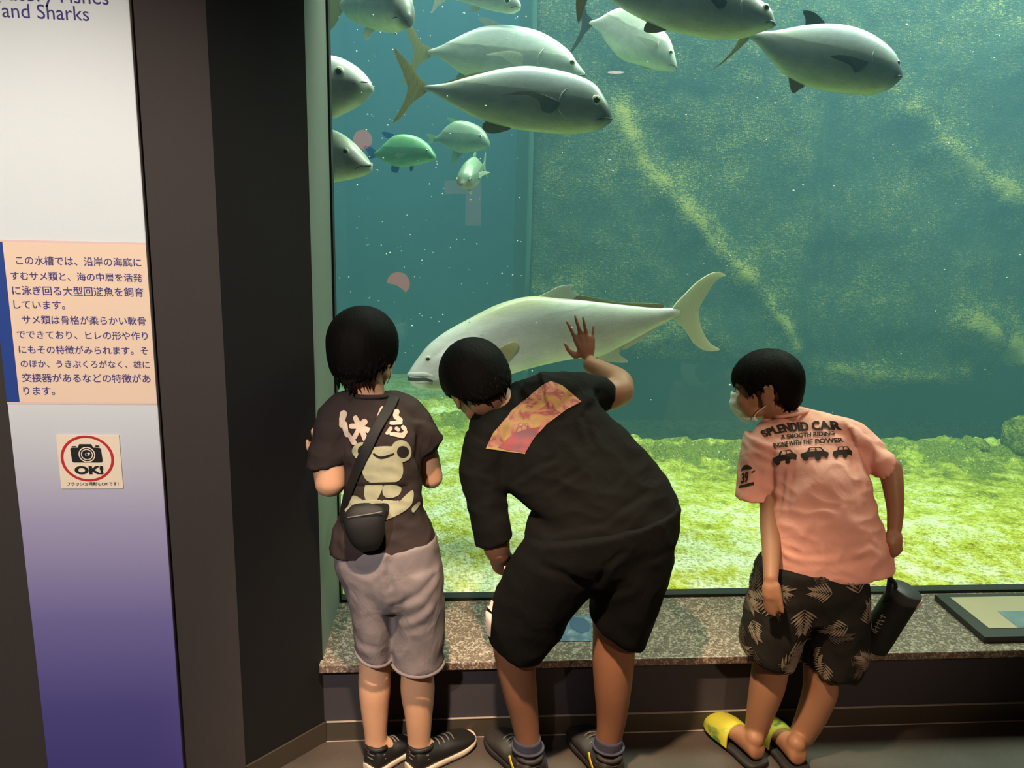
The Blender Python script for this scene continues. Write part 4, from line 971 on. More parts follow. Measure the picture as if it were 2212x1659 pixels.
v, f = tube(neckring, [.006]*24, 8, 1, dome=False); obj('collar', v, f, M_tee1, parent=tee)
zb = lambda *p: [(x/2.676+640, y/2.676+640) for x, y in p]
def brush(a, b, w0, w1=None):
    (x0, y0), (x1, y1) = zb(a, b); w0 /= 2.676; w1 = w0 if w1 is None else w1/2.676; dx, dy = x1-x0, y1-y0; L = math.hypot(dx, dy); ux, uy = dx/L, dy/L; out = []
    for q in np.linspace(-math.pi/2, math.pi/2, 8): out.append((x1+w1*(math.cos(q)*ux-math.sin(q)*uy)*.5, y1+w1*(math.cos(q)*uy+math.sin(q)*ux)*.5))
    for q in np.linspace(math.pi/2, 3*math.pi/2, 8): out.append((x0+w0*(math.cos(q)*ux-math.sin(q)*uy)*.5, y0+w0*(math.cos(q)*uy+math.sin(q)*ux)*.5))
    return poly2d(out)
glyphs = [brush((276, 682), (262, 745), 42, 30), brush((280, 740), (296, 800), 36, 26), brush((302, 790), (338, 845), 20, 30), brush((345, 705), (362, 745), 28, 34), brush((395, 728), (372, 752), 38, 30), brush((322, 752), (360, 752), 30, 30), brush((376, 760), (440, 785), 28, 34), brush((366, 765), (342, 812), 28, 26), brush((376, 768), (402, 824), 26, 32),
          brush((500, 655), (478, 700), 34, 24), brush((578, 672), (572, 690), 34, 30), brush((575, 700), (600, 718), 30, 26), brush((548, 735), (600, 732), 20, 24), brush((545, 765), (525, 792), 22, 20), brush((548, 796), (612, 806), 22, 30), brush((612, 806), (628, 785), 30, 22), brush((578, 765), (588, 772), 22, 22), brush((614, 758), (624, 768), 22, 22)]
decal_px(glyphs, bv, 'lettering', M_cream, tee, off=.0030)
def blob(*p): return poly2d([tuple(q) for q in smooth_poly(zb(*p), 4)])
frogs = [blob((345, 900), (480, 868), (590, 880), (612, 960), (610, 1040), (560, 1076), (430, 1074), (388, 1030), (380, 960)), blob((325, 900), (350, 852), (400, 845), (432, 880), (420, 930), (370, 950)), blob((545, 890), (575, 838), (630, 838), (662, 885), (650, 940), (590, 955)),
         blob((405, 1082), (470, 1080), (500, 1100), (455, 1190), (400, 1170)), blob((510, 1090), (600, 1100), (590, 1150), (530, 1165), (500, 1140)), blob((270, 1215), (330, 1150), (395, 1185), (430, 1245), (540, 1255), (600, 1180), (670, 1120), (665, 1200), (600, 1255), (500, 1300), (430, 1315), (380, 1280), (290, 1275)), blob((665, 1225), (705, 1185), (710, 1205), (675, 1250))]
decal_px(frogs, bv, 'frog_print', M_frog, tee, off=.0022)
dk = [disc2d(*zb((390, 892))[0], 11.5, 11.5), disc2d(*zb((613, 898))[0], 12.5, 12.5), blob((450, 905), (490, 925), (560, 905), (555, 918), (490, 938), (448, 918)), blob((440, 1205), (470, 1195), (535, 1205), (520, 1290), (470, 1295), (440, 1260)), blob((330, 1060), (400, 1075), (610, 1072), (620, 1085), (400, 1088), (330, 1080))]
decal_px(dk, bv, 'frog_outline', M_dkprint, tee, off=.0034)
sh, bs = garment('shorts', [loft([RP((726, 1168), (944, 1155), -.44, .20), RP((722, 1212), (951, 1205), -.442, .21), RP((736, 1245), (957, 1245), -.445, .21), RP((760, 1296), (952, 1294), -.448, .165)], 32, 4),
     leg([(736, 1215, 850, 1225, -.443, .19), (744, 1265, 857, 1272, -.445, .188), (757, 1310, 853, 1312, -.448, .175), (766, 1360, 851, 1362, -.45, .165), (770, 1398, 849, 1419, -.45, .155)], 28), leg([(838, 1215, 952, 1212, -.448, .19), (845, 1265, 959, 1265, -.452, .188), (847, 1320, 963, 1318, -.455, .175), (847, 1375, 962, 1375, -.458, .165), (847, 1428, 958, 1432, -.46, .158)], 28)], M_sh1, b1, fold=(.0032, (10, 10, 8), 4.0), crease=[([(846, 1195), (838, 1240), (850, 1290), (852, 1325)], 1.2), ([(865, 1305), (905, 1285), (940, 1240)], .9), ([(868, 1338), (910, 1322), (930, 1300)], .8), ([(880, 1362), (930, 1345)], .5), ([(760, 1225), (795, 1240), (830, 1215)], .7), ([(775, 1385), (815, 1398)], .7)])
for y, l, r, Y, d in ((0, (769, 1392), (850, 1412), -.45, .163), (0, (846, 1422), (959, 1426), -.46, .166)):
    c, a, b, p = RP(l, r, Y, d); ring = [c+a*math.cos(q)*1.015+b*math.sin(q)*1.015 for q in np.linspace(0, 2*math.pi, 28)]
    v, f = tube(ring, [.0042]*28, 8, 1, dome=False); obj('hem', v, f, M_sh1, parent=sh)
hl = PZ(806, 1672, 0); hr = PZ(898, 1676, 0)
hl = V3(ankL[0]-.012, ankL[1]-.030, 0); hr = V3(ankR[0]-.020, ankR[1]-.026, 0)
shoe(b1, hl, 50, .150, .080, .076, (M_shoe, M_sole, M_lace)); shoe(b1, hr, 38, .215, .082, .076, (M_shoe, M_sole, M_lace))
# sling bag
pts, nn = [], []
for q in [(852, 858), (838, 885), (815, 925), (792, 972), (771, 1022), (752, 1075), (744, 1115)]:
    h, n = on_surface(bv, *q, off=.005)
    if h is not None: pts.append(h); nn.append(n)
bag0 = P(785, 1150, -.555)
bag = loft([RP((760, 1092), (800, 1088), -.552, .020), RP((745, 1110), (828, 1100), -.559, .034), RP((744, 1140), (832, 1130), -.564, .042), RP((760, 1175), (828, 1165), -.564, .040), RP((778, 1190), (818, 1184), -.560, .022)], 28, 4)
sb = obj('sling_bag', *bag, M_bag, origin=bag0); tag(sb, 'black sling bag on the back of the person in the charcoal T-shirt', 'bag')
pts.append(P(750, 1128, -.552)); nn.append(V3(0, -1, 0))
v, f = ribbon(pts, nn, .027, .004); obj('strap', v, f, M_bag, parent=sb)
v, f = tube([P(752, 1118, -.575), P(790, 1112, -.581), P(824, 1106, -.577)], [.0018]*3, 8, 4); obj('zipper', v, f, M_lace, parent=sb)

# ============ child 2: middle, bending down ============
tor = [RP((1131, 1172), (1466, 1082), -.485, .250, up=(0, 1, .25)), RP((1142, 1135), (1450, 1050), -.475, .250, up=(0, 1, .25)), RP((1155, 1105), (1418, 1003), -.455, .245, up=(0, 1, .3)), RP((1120, 1075), (1368, 945), -.42, .235, up=(0, 1, .35)),
       RP((1062, 1030), (1312, 890), -.375, .215, up=(0, 1, .4)), RP((1018, 965), (1270, 840), -.335, .175, up=(0, 1, .45)), RP((1012, 918), (1215, 812), -.305, .125, up=(0, 1, .45)), RP((1046, 885), (1138, 828), -.285, .10, up=(0, 1, .4))]
slL = [RP((1008, 930), (1105, 965), -.345, .14), RP((993, 1000), (1098, 1035), -.375, .135), RP((1000, 1065), (1097, 1080), -.40, .125), RP((1016, 1125), (1101, 1115), -.425, .115), RP((1027, 1179), (1107, 1155), -.44, .105)]
slR = [RP((1165, 805), (1195, 935), -.315, .15), RP((1228, 803), (1243, 915), -.295, .14), RP((1275, 810), (1275, 902), -.275, .13), RP((1313, 818), (1292, 893), -.255, .12)]
H2 = Head(P(1030, 826, -.235), (-0.18, 0.86, -0.42), (-0.46, 0.30, 0.80), 1.07)
ankL, ankR = P(1140, 1602, -.495), P(1315, 1602, -.50)
lgL = leg([(1068, 1330, 1185, 1350, -.50, .14), (1063, 1385, 1162, 1400, -.50, .125), (1072, 1440, 1157, 1440, -.50, .115), (1084, 1490, 1160, 1490, -.50, .10), (1100, 1545, 1163, 1545, -.497, .08), (1112, 1595, 1166, 1595, -.495, .068), (1114, 1625, 1170, 1625, -.495, .07)])
lgR = leg([(1278, 1310, 1388, 1330, -.505, .14), (1281, 1370, 1372, 1390, -.505, .122), (1280, 1430, 1369, 1430, -.505, .118), (1284, 1490, 1362, 1490, -.505, .102), (1289, 1550, 1353, 1550, -.502, .08), (1288, 1595, 1343, 1595, -.50, .068), (1284, 1625, 1343, 1625, -.50, .07)])
hipb = loft([shrink(RP((1140, 1160), (1460, 1085), -.49, .23)), shrink(RP((1110, 1215), (1455, 1170), -.50, .23))], 24, 4)
thL = tube([P(1190, 1230, -.50), P(1122, 1345, -.50)], [.055, .055], 18, 4); thR = tube([P(1368, 1230, -.50), P(1335, 1345, -.505)], [.055, .055], 18, 4)
aL = tube([P(1060, 972, -.35), P(1048, 1050, -.395), P(1062, 1125, -.425), P(1072, 1178, -.44), P(1078, 1196, -.436)], [.040, .043, .042, .036, .031], 18, 4)
aR = tube([P(1200, 860, -.31), P(1262, 858, -.275), P(1310, 853, -.25), P(1337, 846, -.215)], [.042, .045, .0455, .0425], 20, 5)
aR2 = tube([P(1337, 846, -.215), P(1336, 826, -.165), P(1308, 806, -.10), P(1276, 788, -.050)], [.0425, .040, .0325, .0255], 20, 5)
Yg = -.0085; wr = P(1273, 784, -.040)
hR = hand(wr, [P(1243, 733, -.022), P(1255, 727, -.022), P(1268, 727, -.022), P(1280, 732, -.022)], [P(1224, 694, Yg), P(1242, 682, Yg), P(1259, 685, Yg), P(1282, 701, Yg)],
          (P(1243, 769, -.026), P(1229, 757, -.018), P(1221, 742, -.012)), (0, -1, .1), .0060, curl=.0)
wl_ = P(1078, 1196, -.436); hL = hand(wl_, [P(1066, 1216, -.425), P(1074, 1222, -.420), P(1083, 1222, -.418), P(1092, 1216, -.416)], [P(1082, 1238, -.388), P(1092, 1240, -.384), P(1101, 1236, -.384), P(1108, 1228, -.386)],
          (P(1096, 1200, -.428), P(1106, 1208, -.424), P(1112, 1220, -.418)), (-.4, -.8, .1), .0072, curl=.12, palm_r=.0165)
parts = [loft([shrink(r, .78) for r in tor[:6]], 24, 3), hipb, thL, thR, lgL, lgR, aL, aR, aR2, tube([H2.w((0, -.02, -.04)), P(1080, 868, -.262), P(1112, 895, -.295)], [.050, .046, .040], 18, 4)]+hL+hR+H2.parts()
for ank, dx, dy in ((ankL, -.03, .05), (ankR, -.02, .05)): parts.append(tube([ank, ank+V3(0, 0, -.05), ank+V3(dx, dy, -.055), ank+V3(dx*1.3, dy*1.3, -.062)], [.030, .030, .022, .012], 14, 3))
b2 = body_obj('person', parts, M_skin2, V3(.27, -.50, 0), 'person in black bending over in the middle, one open hand on the glass')
H2.features(b2)
def low2(a):
    return np.interp(a, [0, 40, 62, 80, 100, 130, 155, 180, 205, 230, 260, 280, 298, 320, 360], [.040, .036, .004, .012, -.004, -.046, -.062, -.066, -.062, -.046, -.004, .012, .004, .036, .040])
H2.hair(b2, low2, rad=(.088, .103, .092), cen=(0, -.012, .024), seed=11, locks=150, lock=.012, noise_amp=.02)
r_h = (tor[0], slL[-1], slR[-1])
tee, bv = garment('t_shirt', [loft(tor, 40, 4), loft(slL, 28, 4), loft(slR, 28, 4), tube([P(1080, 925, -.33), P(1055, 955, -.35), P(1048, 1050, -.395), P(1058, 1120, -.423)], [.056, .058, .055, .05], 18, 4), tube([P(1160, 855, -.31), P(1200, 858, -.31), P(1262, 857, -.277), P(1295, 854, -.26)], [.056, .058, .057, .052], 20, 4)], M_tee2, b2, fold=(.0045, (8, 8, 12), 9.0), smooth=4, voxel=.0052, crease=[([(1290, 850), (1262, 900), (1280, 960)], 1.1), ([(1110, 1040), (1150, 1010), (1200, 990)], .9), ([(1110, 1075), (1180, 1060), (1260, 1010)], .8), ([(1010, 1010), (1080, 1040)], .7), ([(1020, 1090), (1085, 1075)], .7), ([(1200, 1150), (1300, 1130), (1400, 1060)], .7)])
t = NT('pink_yellow_print'); c = t.coord('Object', (1, 1, 1.3), (0.3, 0.4, 0.2)); n = t.noise(c, 16, 3, 0.5, 2.5)
M_pink = t.pbr(t.ramp(n, [(0.36, (0.26, 0.20, 0.06)), (0.46, (0.27, 0.17, 0.09)), (0.52, (0.27, 0.12, 0.10)), (0.60, (0.17, 0.05, 0.05)), (0.68, (0.26, 0.21, 0.14))]), 0.8, 0.15)
t = NT('rose_print'); c = t.coord(); M_rose = t.pbr(t.ramp(t.noise(c, 26, 2, 0.5, 1), [(0.5, (0.22, 0.06, 0.07)), (0.66, (0.16, 0.07, 0.09)), (0.75, (0.1, 0.08, 0.12))]), 0.8, 0.15)
zc = lambda *p: [(x/2.765+900, y/2.765+660) for x, y in p]
decal_px([poly2d(zc((412, 855), (455, 765), (570, 630), (760, 472), (800, 455), (870, 480), (930, 530), (985, 578), (900, 620), (780, 710), (705, 790), (648, 888), (530, 872)))], bv, 'picture_print', M_pink, tee, off=.003)
decal_px([poly2d(zc((478, 850), (540, 800), (600, 758), (670, 735), (738, 728), (700, 790), (652, 882), (560, 868)))], bv, 'picture_print', M_rose, tee, off=.0042)
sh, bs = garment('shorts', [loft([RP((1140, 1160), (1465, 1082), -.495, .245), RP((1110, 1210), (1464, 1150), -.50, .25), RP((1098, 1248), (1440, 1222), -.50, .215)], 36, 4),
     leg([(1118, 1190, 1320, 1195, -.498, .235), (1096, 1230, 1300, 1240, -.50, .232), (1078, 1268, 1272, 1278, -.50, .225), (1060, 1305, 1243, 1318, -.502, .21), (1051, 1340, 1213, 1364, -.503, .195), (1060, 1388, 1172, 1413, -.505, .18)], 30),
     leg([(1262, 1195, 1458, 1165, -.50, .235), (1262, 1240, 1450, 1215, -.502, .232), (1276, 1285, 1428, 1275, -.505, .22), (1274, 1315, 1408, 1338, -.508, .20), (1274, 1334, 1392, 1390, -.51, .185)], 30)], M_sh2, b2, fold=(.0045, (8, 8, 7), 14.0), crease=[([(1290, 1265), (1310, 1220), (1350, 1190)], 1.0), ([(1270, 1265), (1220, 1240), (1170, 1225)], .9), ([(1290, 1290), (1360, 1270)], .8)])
zd_ = lambda *p: [(x/2.725+980, y/2.725+1050) for x, y in p]
M_whprint = plain('white_print', (0.72, 0.62, 0.58), 0.8, 0.15)
for pl_ in (((330, 440), (300, 500), (262, 560), (246, 632), (222, 640), (216, 612), (232, 560), (280, 490)), ((206, 645), (240, 682), (230, 742), (196, 705), (184, 690)), ((182, 722), (230, 756), (222, 890), (204, 872), (184, 800))):
    decal_px([poly2d(zd_(*pl_))], bs, 'side_lettering', M_whprint, sh, off=.003, step=5, one=True)
for Yk, rows in ((-.495, [(1110, 1592, 1168, 1592), (1108, 1612, 1172, 1612), (1112, 1632, 1178, 1632), (1114, 1655, 1184, 1655), (1112, 1680, 1186, 1680)]), (-.50, [(1287, 1590, 1344, 1590), (1283, 1610, 1345, 1610), (1279, 1632, 1344, 1632), (1275, 1655, 1345, 1655), (1273, 1680, 1345, 1680)])):
    v, f = loft([RP((a, b), (c, d), Yk, .076+.004*i, 2.0, dy=.003*i) for i, (a, b, c, d) in enumerate(rows)], 24, 4); so = obj('sock', v, f, M_sock, parent=b2)
    a, b, c, d = rows[1]; cc, aa, bb, p = RP((a, b), (c, d), Yk, .078); ring = [cc+aa*math.cos(q)*1.04+bb*math.sin(q)*1.04 for q in np.linspace(0, 2*math.pi, 24)]
    v, f = tube(ring, [.004]*24, 8, 1, dome=False); obj('cuff', v, f, M_sock, parent=so)
hl = V3(ankL[0]+.020, ankL[1]-.046, 0); hr = V3(ankR[0]+.008, ankR[1]-.050, 0)
for hh, an in ((hl, 118), (hr, 108)):
    s_ = shoe(b2, hh, an, .225, .094, .066, (M_grey_shoe, M_dsole, M_lace)); fx = V3(math.cos(math.radians(an)), math.sin(math.radians(an)), 0); sx = V3(-fx[1], fx[0], 0)
    v, f = ribbon([hh+fx*.035+sx*.046+V3(0, 0, .030), hh+fx*.050+sx*.047+V3(0, 0, .045), hh+fx*.066+sx*.044+V3(0, 0, .058)], [sx, sx, sx], .010, .003); obj('side_stripe', v, f, M_yel, parent=s_)

# ============ child 3: right, pink T-shirt ============
tor = [RP((1650, 1232), (1925, 1216), -.475, .215, up=(0, 1, .05)), RP((1655, 1190), (1915, 1180), -.465, .215), RP((1664, 1120), (1893, 1115), -.445, .205), RP((1668, 1060), (1876, 1055), -.42, .20), RP((1662, 1000), (1866, 1000), -.395, .19, up=(0, 1, .1)), RP((1640, 950), (1850, 945), -.36, .165, up=(0, 1, .2)),
       RP((1640, 925), (1818, 910), -.335, .13, up=(0, 1, .25)), RP((1660, 908), (1775, 893), -.315, .105, up=(0, 1, .25)), RP((1672, 900), (1745, 888), -.305, .095, up=(0, 1, .25))]
slL = [RP((1612, 938), (1700, 960), -.345, .13), RP((1603, 985), (1695, 1010), -.355, .125), RP((1598, 1030), (1688, 1045), -.362, .12), RP((1591, 1077), (1684, 1067), -.37, .115)]
slR = [RP((1815, 905), (1840, 1000), -.355, .14), RP((1858, 932), (1858, 1000), -.38, .125), RP((1890, 955), (1872, 1015), -.405, .115), RP((1926, 978), (1892, 1031), -.43, .105)]
H3 = Head(P(1652, 838, -.265), (-0.88, 0.46, -0.14), (-0.06, 0.10, 1.0), 0.955)
ankL, ankR = P(1634, 1588, -.462), P(1728, 1598, -.478)
lgL = leg([(1612, 1360, 1722, 1370, -.47, .13), (1626, 1430, 1703, 1435, -.47, .105), (1621, 1485, 1692, 1485, -.47, .098), (1614, 1540, 1671, 1540, -.466, .078), (1610, 1585, 1655, 1585, -.462, .062)])
lgR = leg([(1740, 1360, 1850, 1370, -.48, .13), (1738, 1440, 1808, 1445, -.482, .105), (1738, 1490, 1806, 1492, -.484, .098), (1722, 1545, 1784, 1550, -.482, .078), (1704, 1592, 1754, 1600, -.478, .062)])
hipb = loft([shrink(RP((1640, 1215), (1862, 1210), -.48, .20)), shrink(RP((1628, 1280), (1866, 1275), -.48, .20))], 24, 4)
aL = tube([P(1660, 968, -.345), P(1655, 1030, -.372), P(1663, 1080, -.405), P(1664, 1135, -.455), P(1666, 1200, -.535), P(1665, 1250, -.585)], [.033, .035, .0285, .0270, .0225, .0185], 18, 4)
wl_ = P(1665, 1252, -.587)
hL = hand(wl_, [P(1653, 1285, -.598), P(1660, 1290, -.605), P(1670, 1291, -.607), P(1679, 1288, -.602)], [P(1655, 1318, -.596), P(1663, 1326, -.602), P(1673, 1330, -.605), P(1684, 1329, -.602)], (P(1676, 1266, -.600), P(1683, 1290, -.612), P(1690, 1322, -.617)), (-.3, -.9, 0), .0064, curl=-.05, palm_r=.0130)
aR = tube([P(1832, 956, -.36), P(1885, 985, -.405), P(1922, 1012, -.435)], [.034, .0355, .031], 18, 5); aR2 = tube([P(1922, 1010, -.435), P(1929, 1050, -.462), P(1934, 1100, -.485), P(1932, 1142, -.50)], [.031, .027, .0215, .0185], 18, 4)
wr = P(1931, 1146, -.502)
hR = hand(wr, [P(1918, 1170, -.520), P(1925, 1176, -.526), P(1934, 1177, -.527), P(1943, 1172, -.524)], [P(1916, 1199, -.508), P(1922, 1203, -.510), P(1930, 1202, -.512), P(1938, 1196, -.512)], (P(1920, 1160, -.500), P(1914, 1180, -.498), P(1918, 1196, -.498)), (.2, -.95, 0), .0066, curl=.16, palm_r=.0130)
hl = V3(*PZ(1640, 1652, .012)[:2], .022); hr = V3(*PZ(1727, 1664, .012)[:2], .022)
angL, angR = 110, 98
parts = [loft([shrink(r, .78) for r in tor[:7]], 24, 3), hipb, lgL, lgR, aL, aR, aR2, tube([H3.w((0, -.02, -.04)), P(1688, 888, -.285), P(1705, 925, -.315)], [.046, .043, .040], 18, 4)]+hL+hR+H3.parts()+foot_parts(hl, angL, .195, .076, ankL)+foot_parts(hr, angR, .195, .076, ankR)
b3 = body_obj('person', parts, M_skin3, V3(.92, -.47, 0), 'person at the right in a pink T-shirt, leaf-print shorts and white mask')
H3.features(b3, lips=False)
def low3(a):
    return np.interp(a, [0, 30, 50, 62, 74, 90, 104, 116, 140, 165, 180, 195, 220, 244, 256, 270, 286, 298, 310, 330, 360], [.024, .022, .020, -.014, -.006, .020, .020, -.040, -.062, -.068, -.070, -.068, -.062, -.040, .020, .020, -.006, -.014, .020, .022, .024])
H3.hair(b3, low3, rad=(.087, .104, .090), cen=(0, -.010, .026), seed=23, locks=160, lock=.014)
H3.mask(b3, M_mask)
r_h = (tor[0], slL[-1], slR[-1])
tee, bv = garment('t_shirt', [loft(tor, 40, 4), loft(slL, 30, 4), loft(slR, 30, 4), tube([P(1690, 935, -.335), P(1655, 958, -.345), P(1654, 1030, -.365), P(1652, 1055, -.37)], [.046, .050, .048, .046], 18, 4), tube([P(1795, 935, -.345), P(1838, 950, -.36), P(1880, 980, -.40)], [.048, .049, .045], 18, 4)], M_tee3, b3, fold=(.0050, (9, 9, 13), 31.0), smooth=4, voxel=.0052, crease=[([(1700, 975), (1692, 1030), (1684, 1100)], 1.3), ([(1722, 985), (1706, 1050), (1700, 1120)], .8), ([(1850, 960), (1858, 1010), (1868, 1080)], -1.2), ([(1838, 1010), (1846, 1090)], .7), ([(1632, 985), (1672, 1005)], .8), ([(1622, 965), (1680, 988)], .7), ([(1870, 940), (1862, 990)], 1.0), ([(1890, 955), (1874, 1000)], .8), ([(1740, 1098), (1808, 1094)], .6), ([(1690, 1180), (1740, 1200), (1800, 1196)], .8), ([(1830, 1190), (1880, 1170), (1905, 1190)], .8), ([(1700, 1215), (1800, 1222), (1912, 1202)], .5), ([(1760, 1140), (1740, 1180)], .6)])
neckring = [P(1672+36.5*(1-math.cos(q)), 899-12*(1-math.cos(q))/2+4*math.sin(q), -.305-.045*math.sin(q)) for q in np.linspace(0, 2*math.pi, 24)]
v, f = tube(neckring, [.0055]*24, 8, 1, dome=False); obj('collar', v, f, M_tee3, parent=tee)
zt = lambda *p: [(x/9.217+1620, y/9.217+870) for x, y in p]
M_ink = plain('dark_ink', (0.035, 0.028, 0.022), 0.85, 0.1)
let = [text_between('SPLENDID CAR', zt((285, 690), (520, 615), (750, 580), (950, 570), (1200, 560), (1450, 545), (1840, 535)), zt((200, 580), (440, 480), (680, 420), (900, 400), (1150, 385), (1420, 370), (1790, 380)), .045, 1.06),
       text_between('A SMOOTH RIDING', zt((620, 740), (950, 705), (1300, 675), (1685, 650)), zt((610, 650), (950, 620), (1300, 595), (1665, 575)), .035),
       text_between('ENGINE WITH THE POWER', zt((480, 920), (800, 865), (1200, 825), (1860, 785)), zt((450, 825), (800, 770), (1200, 735), (1830, 700)), .035)]
decal_px(let, bv, 'lettering', M_ink, tee, off=.003, step=4)
def car(x0, y0, sx, sy, sk=0.0):
    def q(pts): return poly2d(zt(*[(x0+x*sx, y0+y*sy+x*sx*sk) for x, y in pts]))
    return [q([(0, .42), (.20, .30), (.34, .28), (.80, .24), (.98, .36), (1, .56), (.95, .66), (.60, .66), (.04, .72), (0, .60)]), q([(.22, .30), (.26, .06), (.32, 0), (.72, 0), (.84, .24), (.78, .26), (.69, .06), (.34, .06), (.29, .30)]), q([(.50, .04), (.55, .04), (.57, .28), (.52, .28)]),
            disc2d(*zt((x0+.18*sx, y0+.72*sy+.18*sx*sk))[0], .10*sx/9.217, .20*sy/9.217, 18), disc2d(*zt((x0+.62*sx, y0+.74*sy+.62*sx*sk))[0], .10*sx/9.217, .20*sy/9.217, 18), disc2d(*zt((x0+.92*sx, y0+.62*sy+.92*sx*sk))[0], .06*sx/9.217, .14*sy/9.217, 18)]
decal_px(car(480, 985, 450, 290, -.14)+car(1010, 905, 550, 280, -.02)+car(1640, 880, 400, 250, -.02), bv, 'car_print', M_ink, tee, off=.003, step=4)
zs = lambda *p: [(x/11.85+1560, y/11.85+960) for x, y in p]
sl = [text_between('39', zs((490, 990), (690, 945)), zs((520, 735), (690, 675)), .05), poly2d(zs((505, 700), (520, 610), (590, 530), (680, 520), (760, 580), (800, 600), (740, 640), (690, 630), (600, 640))), poly2d(zs((755, 690), (860, 655), (840, 690), (775, 735))), poly2d(zs((440, 1125), (470, 1050), (830, 955), (815, 1035)))]
decal_px(sl, bv, 'sleeve_print', M_ink, tee, off=.003, step=4)
sh, bs = garment('shorts', [loft([RP((1640, 1215), (1862, 1208), -.48, .205), RP((1634, 1262), (1868, 1262), -.482, .215), RP((1632, 1318), (1858, 1320), -.482, .18)], 34, 4),
     leg([(1630, 1262, 1760, 1268, -.48, .20), (1619, 1310, 1752, 1318, -.48, .198), (1609, 1350, 1731, 1355, -.48, .19), (1602, 1390, 1718, 1394, -.48, .18), (1606, 1408, 1708, 1434, -.48, .165)], 30), leg([(1730, 1268, 1868, 1262, -.484, .20), (1732, 1318, 1869, 1312, -.486, .198), (1742, 1360, 1869, 1358, -.488, .19), (1740, 1410, 1866, 1412, -.49, .18), (1740, 1436, 1843, 1456, -.49, .165)], 30)], M_sh3, b3, fold=(.005, (9, 9, 8), 41.0))
# fern leaves printed all over the shorts
rng = np.random.default_rng(5); lv = {0: [], 1: []}; me = sh.data; co = getco(me)+ORG[b3.name]
cand = rng.choice(len(co), 220, replace=False); no = getno(me); used = []
for ci in cand:
    p0, n0 = co[ci], no[ci]
    if abs(n0[2]) > .6 or any(np.linalg.norm(p0-u) < .036 for u in used): continue
    used.append(p0); n0 = n0/np.linalg.norm(n0); a = rng.uniform(0, 2*math.pi); u0 = np.cross(n0, V3(0, 0, 1)); u0 /= np.linalg.norm(u0); w0 = np.cross(n0, u0)
    L = rng.uniform(.062, .098); nl = 8; tone = 0 if rng.random() < .55 else 1
    def place(x, y):
        d = u0*(x*math.cos(a)-y*math.sin(a))+w0*(x*math.sin(a)+y*math.cos(a)); h, n, i, _ = bs.ray_cast(Vector(p0+d+n0*.06), Vector(-n0), .14)
        return None if h is None else np.array(h)+np.array(n)*(.0020 if tone else .0026)
    for k in range(nl):
        t0 = k/nl
        for sg in (1, -1):
            bx = L*(.12+.75*t0); ll = L*(.50-.24*t0)*rng.uniform(.85, 1.1); an = sg*(.95-.45*t0); ax_, ay_ = math.cos(an), math.sin(an)
            P5 = []
            for q in np.linspace(0, 1, 5):
                wd = L*.030*math.sin(math.pi*min(.97, q*.9+.06)); cx_, cy_ = bx+ax_*ll*q, ay_*ll*q*(1-.12*q)
                P5.append((place(cx_-ay_*wd, cy_+ax_*wd), place(cx_+ay_*wd, cy_-ax_*wd)))
            for (a1, b1_), (a2, b2_) in zip(P5[:-1], P5[1:]):
                if all(z is not None for z in (a1, b1_, a2, b2_)) and max(np.linalg.norm(a1-a2), np.linalg.norm(b1_-b2_), np.linalg.norm(a1-b1_), np.linalg.norm(a2-b2_)) < .020: lv[tone].append(([a1, b1_, b2_, a2], [(0, 1, 2, 3)]))
M_leaf = plain('beige_leaf_print', (0.22, 0.18, 0.135), 0.85, 0.1, var=0.35, vscale=60); M_leaf2 = plain('dim_leaf_print', (0.075, 0.062, 0.050), 0.85, 0.1, var=0.35, vscale=60)
obj('leaf_print', *join(*lv[0]), M_leaf, parent=sh); obj('leaf_print', *join(*lv[1]), M_leaf2, parent=sh)
